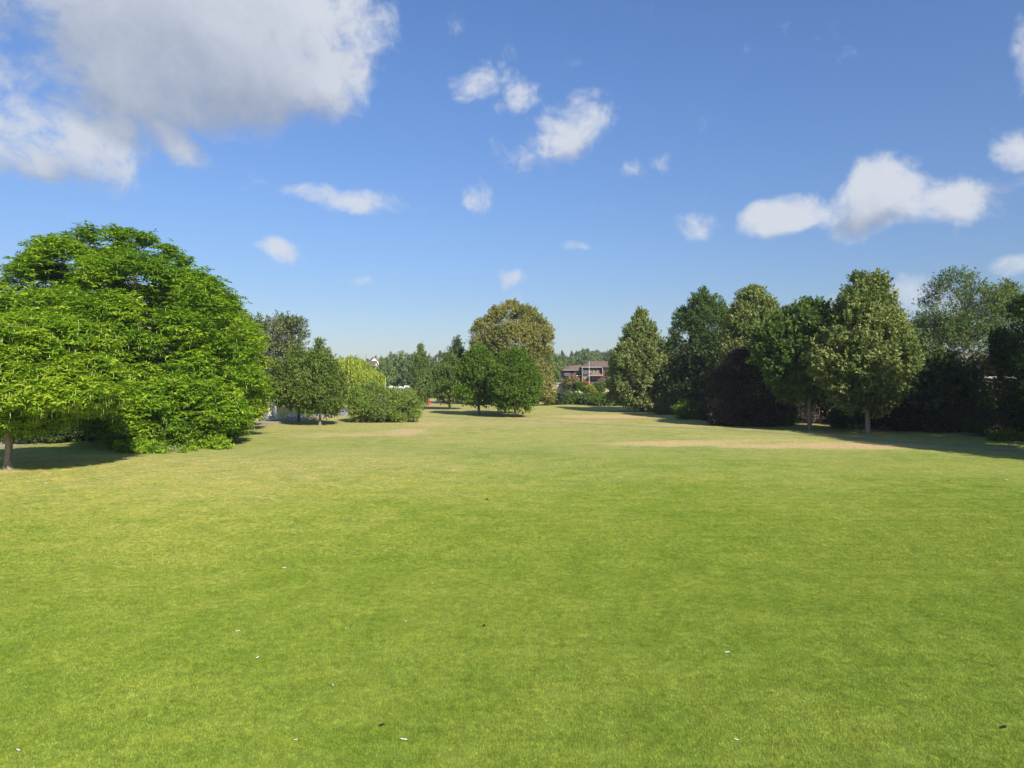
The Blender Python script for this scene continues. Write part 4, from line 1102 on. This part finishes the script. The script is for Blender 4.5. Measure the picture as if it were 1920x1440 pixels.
# person sitting on the grass far off
SKIN = mat_plain('skin', (0.55, 0.33, 0.24), 0.6, 0.3, 0.05, 8)
PINK = mat_plain('pink_clothing', (0.55, 0.2, 0.18), 0.8, 0.2, 0.1, 8)
HAIR = mat_plain('dark_hair', (0.03, 0.02, 0.015), 0.6, 0.3, 0.1, 8)
x, y = GP(1023, 752)
pe = empty('person', (x, y, 0), R(25), 'dark haired person in reddish clothes sitting far off on the grass near the hedge', 'person')
pts = [(0, 0, .13), (0, .02, .35), (0, .0, .55), (0, -.01, .64), (0, -.03, .73), (0, -.03, .82),
       (.1, -.02, .13), (.16, -.32, .38), (.15, -.6, .07), (.15, -.72, .05), (-.1, -.02, .13), (-.16, -.30, .38), (-.15, -.58, .07), (-.15, -.70, .05),
       (.18, 0, .53), (.24, -.16, .34), (.14, -.36, .36), (-.18, 0, .53), (-.24, -.16, .34), (-.14, -.36, .36)]
eds = [(0,1),(1,2),(2,3),(3,4),(4,5),(0,6),(6,7),(7,8),(8,9),(0,10),(10,11),(11,12),(12,13),(2,14),(14,15),(15,16),(2,17),(17,18),(18,19)]
rads = [.14,.13,.13,.055,.085,.07,.09,.07,.045,.035,.09,.07,.045,.035,.06,.045,.03,.06,.045,.03]
skin_obj('body', pts, eds, rads, PINK, pe)
skin_obj('head', [(0, -.035, .70), (0, -.045, .79), (0, -.04, .86)], [(0,1),(1,2)], [.06, .09, .075], SKIN, pe)
skin_obj('hair', [(0, .0, .66), (0, .0, .78), (0, -.02, .88)], [(0,1),(1,2)], [.06, .095, .085], HAIR, pe)

HZM = bpy.data.materials.new('haze'); HZM.use_nodes = True
t = NT(HZM.node_tree); t.n.clear()
pv = t.new('ShaderNodeVolumePrincipled'); pv.inputs['Color'].default_value = (.8, .87, 1, 1); pv.inputs['Density'].default_value = HAZE
oo = t.new('ShaderNodeOutputMaterial'); t.l.new(pv.outputs[0], oo.inputs['Volume'])
hzo = MB().box(-3600, -1600, -4.5, 3600, 6600, 60).build('haze', HZM); tag(hzo, kind='stuff')
# ------------------------------------------------------------------ bits lying on the lawn
FEATHER = mat_plain('white_feather', (0.8, 0.79, 0.76), 0.8, 0.2, 0.05, 30)
fe = MB()
fv = []
for i in range(7):
    t_ = i / 6; wv = .016 * math.sin(math.pi * (t_ * .86 + .12)); fv += [(-.07 + .14 * t_, -wv, .012 + .012 * t_ * t_), (-.07 + .14 * t_, 0, .02 + .012 * t_ * t_), (-.07 + .14 * t_, wv, .012 + .012 * t_ * t_)]
fe.add(fv, [q for i in range(6) for q in ((3*i, 3*i+3, 3*i+4, 3*i+1), (3*i+1, 3*i+4, 3*i+5, 3*i+2))])
f0 = fe.build('feather', FEATHER)
spots = [(848, 1070), (811, 1096), (761, 1168), (554, 1391), (757, 1391), (624, 1288), (648, 1181), (533, 1067), (33, 1411), (1253, 927), (1173, 1130), (1364, 1226), (1382, 1391), (1403, 1103), (85, 907), (249, 897), (1237, 947), (482, 1236), (445, 1186), (1888, 901)]
spots = [(a_, b_ if b_ > 760 else 900) for a_, b_ in spots]
for i, (px, py) in enumerate(spots):
    o = f0 if i == 0 else f0.copy()
    if i: COL.objects.link(o)
    x, y = GP(px, py); o.location = (x, y, .02); o.rotation_euler = (0.05, 0.1, i * 2.3); s_ = .38 + (i * 37 % 10) * .045 + max(0, (y - 16) * .02); o.scale = (s_, s_, s_)
    tag(o, 'small white feather lying on the mown lawn', 'feather', 'white feathers scattered on the lawn')
DUNG = mat_plain('dark_lump', (0.02, 0.016, 0.012), 0.8, 0.2, 0.2, 20)
for i, (px, py, lab, s_) in enumerate([(715, 1364, 'black lump on the lawn near the bottom of the picture', .6), (908, 1176, 'small dark twig lying mid lawn', .7), (913, 938, 'tiny dark lump on the far lawn', 1.1), (1885, 1368, 'small dark scrap near the bottom right corner', .7)]):
    mbx = MB()
    rr_ = random.Random(i)
    mbx.loft([[(.09 * s_ * (k - 2) / 2, .035 * s_ * (1 - abs(k - 2) / 2.4) * math.cos(q) * rr_.uniform(.7, 1.2), .03 * s_ + .03 * s_ * (1 - abs(k - 2) / 2.4) * math.sin(q)) for q in [2 * math.pi * j / 7 for j in range(7)]] for k in range(5)])
    o = mbx.build('lump' if i != 1 else 'twig', DUNG)
    x, y = GP(px, py); o.location = (x, y, .015); o.rotation_euler = (0, 0, i * 1.1 + .5)
    tag(o, lab, 'debris')

# ------------------------------------------------------------------ mown grass blades near the camera
GM = bpy.data.materials.new('grass_blade'); GM.use_nodes = True
t = NT(GM.node_tree); b = t.n['Principled BSDF']; out = t.n['Material Output']
geo = t.new('ShaderNodeNewGeometry')
dr = t.new('ShaderNodeAttribute', attribute_name='dry', attribute_type='INSTANCER')
c = lawn_color(t, geo.outputs['Position'], dr.outputs['Fac'])
tn = t.new('ShaderNodeAttribute', attribute_name='tint')
c = t.mix(1.0, c, tn.outputs['Color'], 'MULTIPLY')
c = t.mix(1.0, c, (1.55, 1.5, 1.35), 'MULTIPLY')
t.put(b.inputs['Base Color'], c); b.inputs['Roughness'].default_value = .6; b.inputs['Specular IOR Level'].default_value = .25
tr = t.new('ShaderNodeBsdfTranslucent'); t.put(tr.inputs[0], c)
mx = t.new('ShaderNodeMixShader'); mx.inputs[0].default_value = .3
t.l.new(b.outputs[0], mx.inputs[1]); t.l.new(tr.outputs[0], mx.inputs[2]); t.l.new(mx.outputs[0], out.inputs[0])
def tile(seed, n, hgt, wd):
    rng = np.random.default_rng(seed)
    p = np.zeros((n, 3)); p[:, :2] = rng.random((n, 2)) * 1.4 - .7
    nc = 700
    cl = rng.random((nc, 2)) * 1.4 - .7; bri = .80 + .38 * rng.random(nc)
    j = np.argmin(((p[:, None, :2] - cl[None]) ** 2).sum(-1), 1)
    tone = bri[j] * (.7 + .55 * rng.random(n))
    th = rng.random(n) * 6.283
    lean = np.stack([np.cos(th), np.sin(th)], 1) * (hgt * (.35 + 1.0 * rng.random(n)))[:, None]
    h = hgt * (.45 + .8 * rng.random(n))
    sd_ = np.stack([-np.sin(th), np.cos(th)], 1) * wd * .5
    v0 = p.copy(); v0[:, :2] -= sd_; v1 = p.copy(); v1[:, :2] += sd_; v2 = p.copy(); v2[:, :2] += lean; v2[:, 2] = h
    V = np.stack([v0, v1, v2], 1).reshape(-1, 3)
    h *= .6 + .4 * tone
    V[2::3, 2] = h
    me = np_mesh('grass_tile', V, np.arange(len(V)).reshape(-1, 3), 3, np.repeat(tone[:, None] * np.array([1, 1, .9]), 3, 0))
    me.materials.append(GM)
    return bpy.data.objects.new('grass_tile', me)
tiles = [tile(i, 11500, .025, .0062) for i in range(3)] + [tile(10, 4600, .036, .010), tile(11, 4600, .036, .010), tile(12, 2300, .034, .010), tile(13, 1000, .03, .010), tile(14, 400, .026, .010)]
pts = []; var = []; rot = []
rg = np.random.default_rng(77)
yv = 6.0
while yv < 48:
    half = .80 * yv + 3
    xx = np.arange(-half, half, 1.0)
    for x_ in xx:
        x_ += rg.random() * .3
        pts.append((x_, yv + rg.random() * .2, 0.0)); var.append(rg.integers(0, 3) if yv < 20 else (3 + rg.integers(0, 2) if yv + rg.normal() * 2 < 27 else int(np.clip(5 + (yv + rg.normal() * 3 - 27) / 6, 5, 7)))); rot.append(rg.integers(0, 4) * math.pi / 2 + rg.normal() * .15)
    yv += .95
pts = np.array(pts); me = bpy.data.meshes.new('grass')
me.vertices.add(len(pts)); me.vertices.foreach_set('co', pts.astype(np.float32).ravel())
for nm, ty, dat in (('variant', 'INT', np.array(var, np.int32)), ('spin', 'FLOAT', np.array(rot, np.float32)), ('dry', 'FLOAT', dryness(pts[:, 0], pts[:, 1]).astype(np.float32))):
    a = me.attributes.new(nm, ty, 'POINT'); a.data.foreach_set('value', dat)
me.update()
grass = link_mesh('grass', me, GM)
tag(grass, 'short mown green grass covering the foreground', 'grass', kind='stuff')
ng = bpy.data.node_groups.new('grass_scatter', 'GeometryNodeTree')
ng.interface.new_socket('Geometry', in_out='INPUT', socket_type='NodeSocketGeometry')
ng.interface.new_socket('Geometry', in_out='OUTPUT', socket_type='NodeSocketGeometry')
q = NT(ng); gi = q.new('NodeGroupInput'); go = q.new('NodeGroupOutput'); jn = q.new('GeometryNodeJoinGeometry')
va = q.new('GeometryNodeInputNamedAttribute', data_type='INT'); va.inputs[0].default_value = 'variant'
sa = q.new('GeometryNodeInputNamedAttribute', data_type='FLOAT'); sa.inputs[0].default_value = 'spin'
cx_ = q.new('ShaderNodeCombineXYZ'); q.l.new(sa.outputs[0], cx_.inputs[2])
for i, tl in enumerate(tiles):
    oi = q.new('GeometryNodeObjectInfo'); oi.inputs[0].default_value = tl
    cmpn = q.new('FunctionNodeCompare', data_type='INT', operation='EQUAL')
    q.l.new(va.outputs[0], cmpn.inputs[2]); cmpn.inputs[3].default_value = i
    ip = q.new('GeometryNodeInstanceOnPoints')
    q.l.new(gi.outputs[0], ip.inputs['Points']); q.l.new(cmpn.outputs[0], ip.inputs['Selection'])
    q.l.new(oi.outputs['Geometry'], ip.inputs['Instance']); q.l.new(cx_.outputs[0], ip.inputs['Rotation'])
    q.l.new(ip.outputs[0], jn.inputs[0])
q.l.new(jn.outputs[0], go.inputs[0])
md = grass.modifiers.new('scatter', 'NODES'); md.node_group = ng
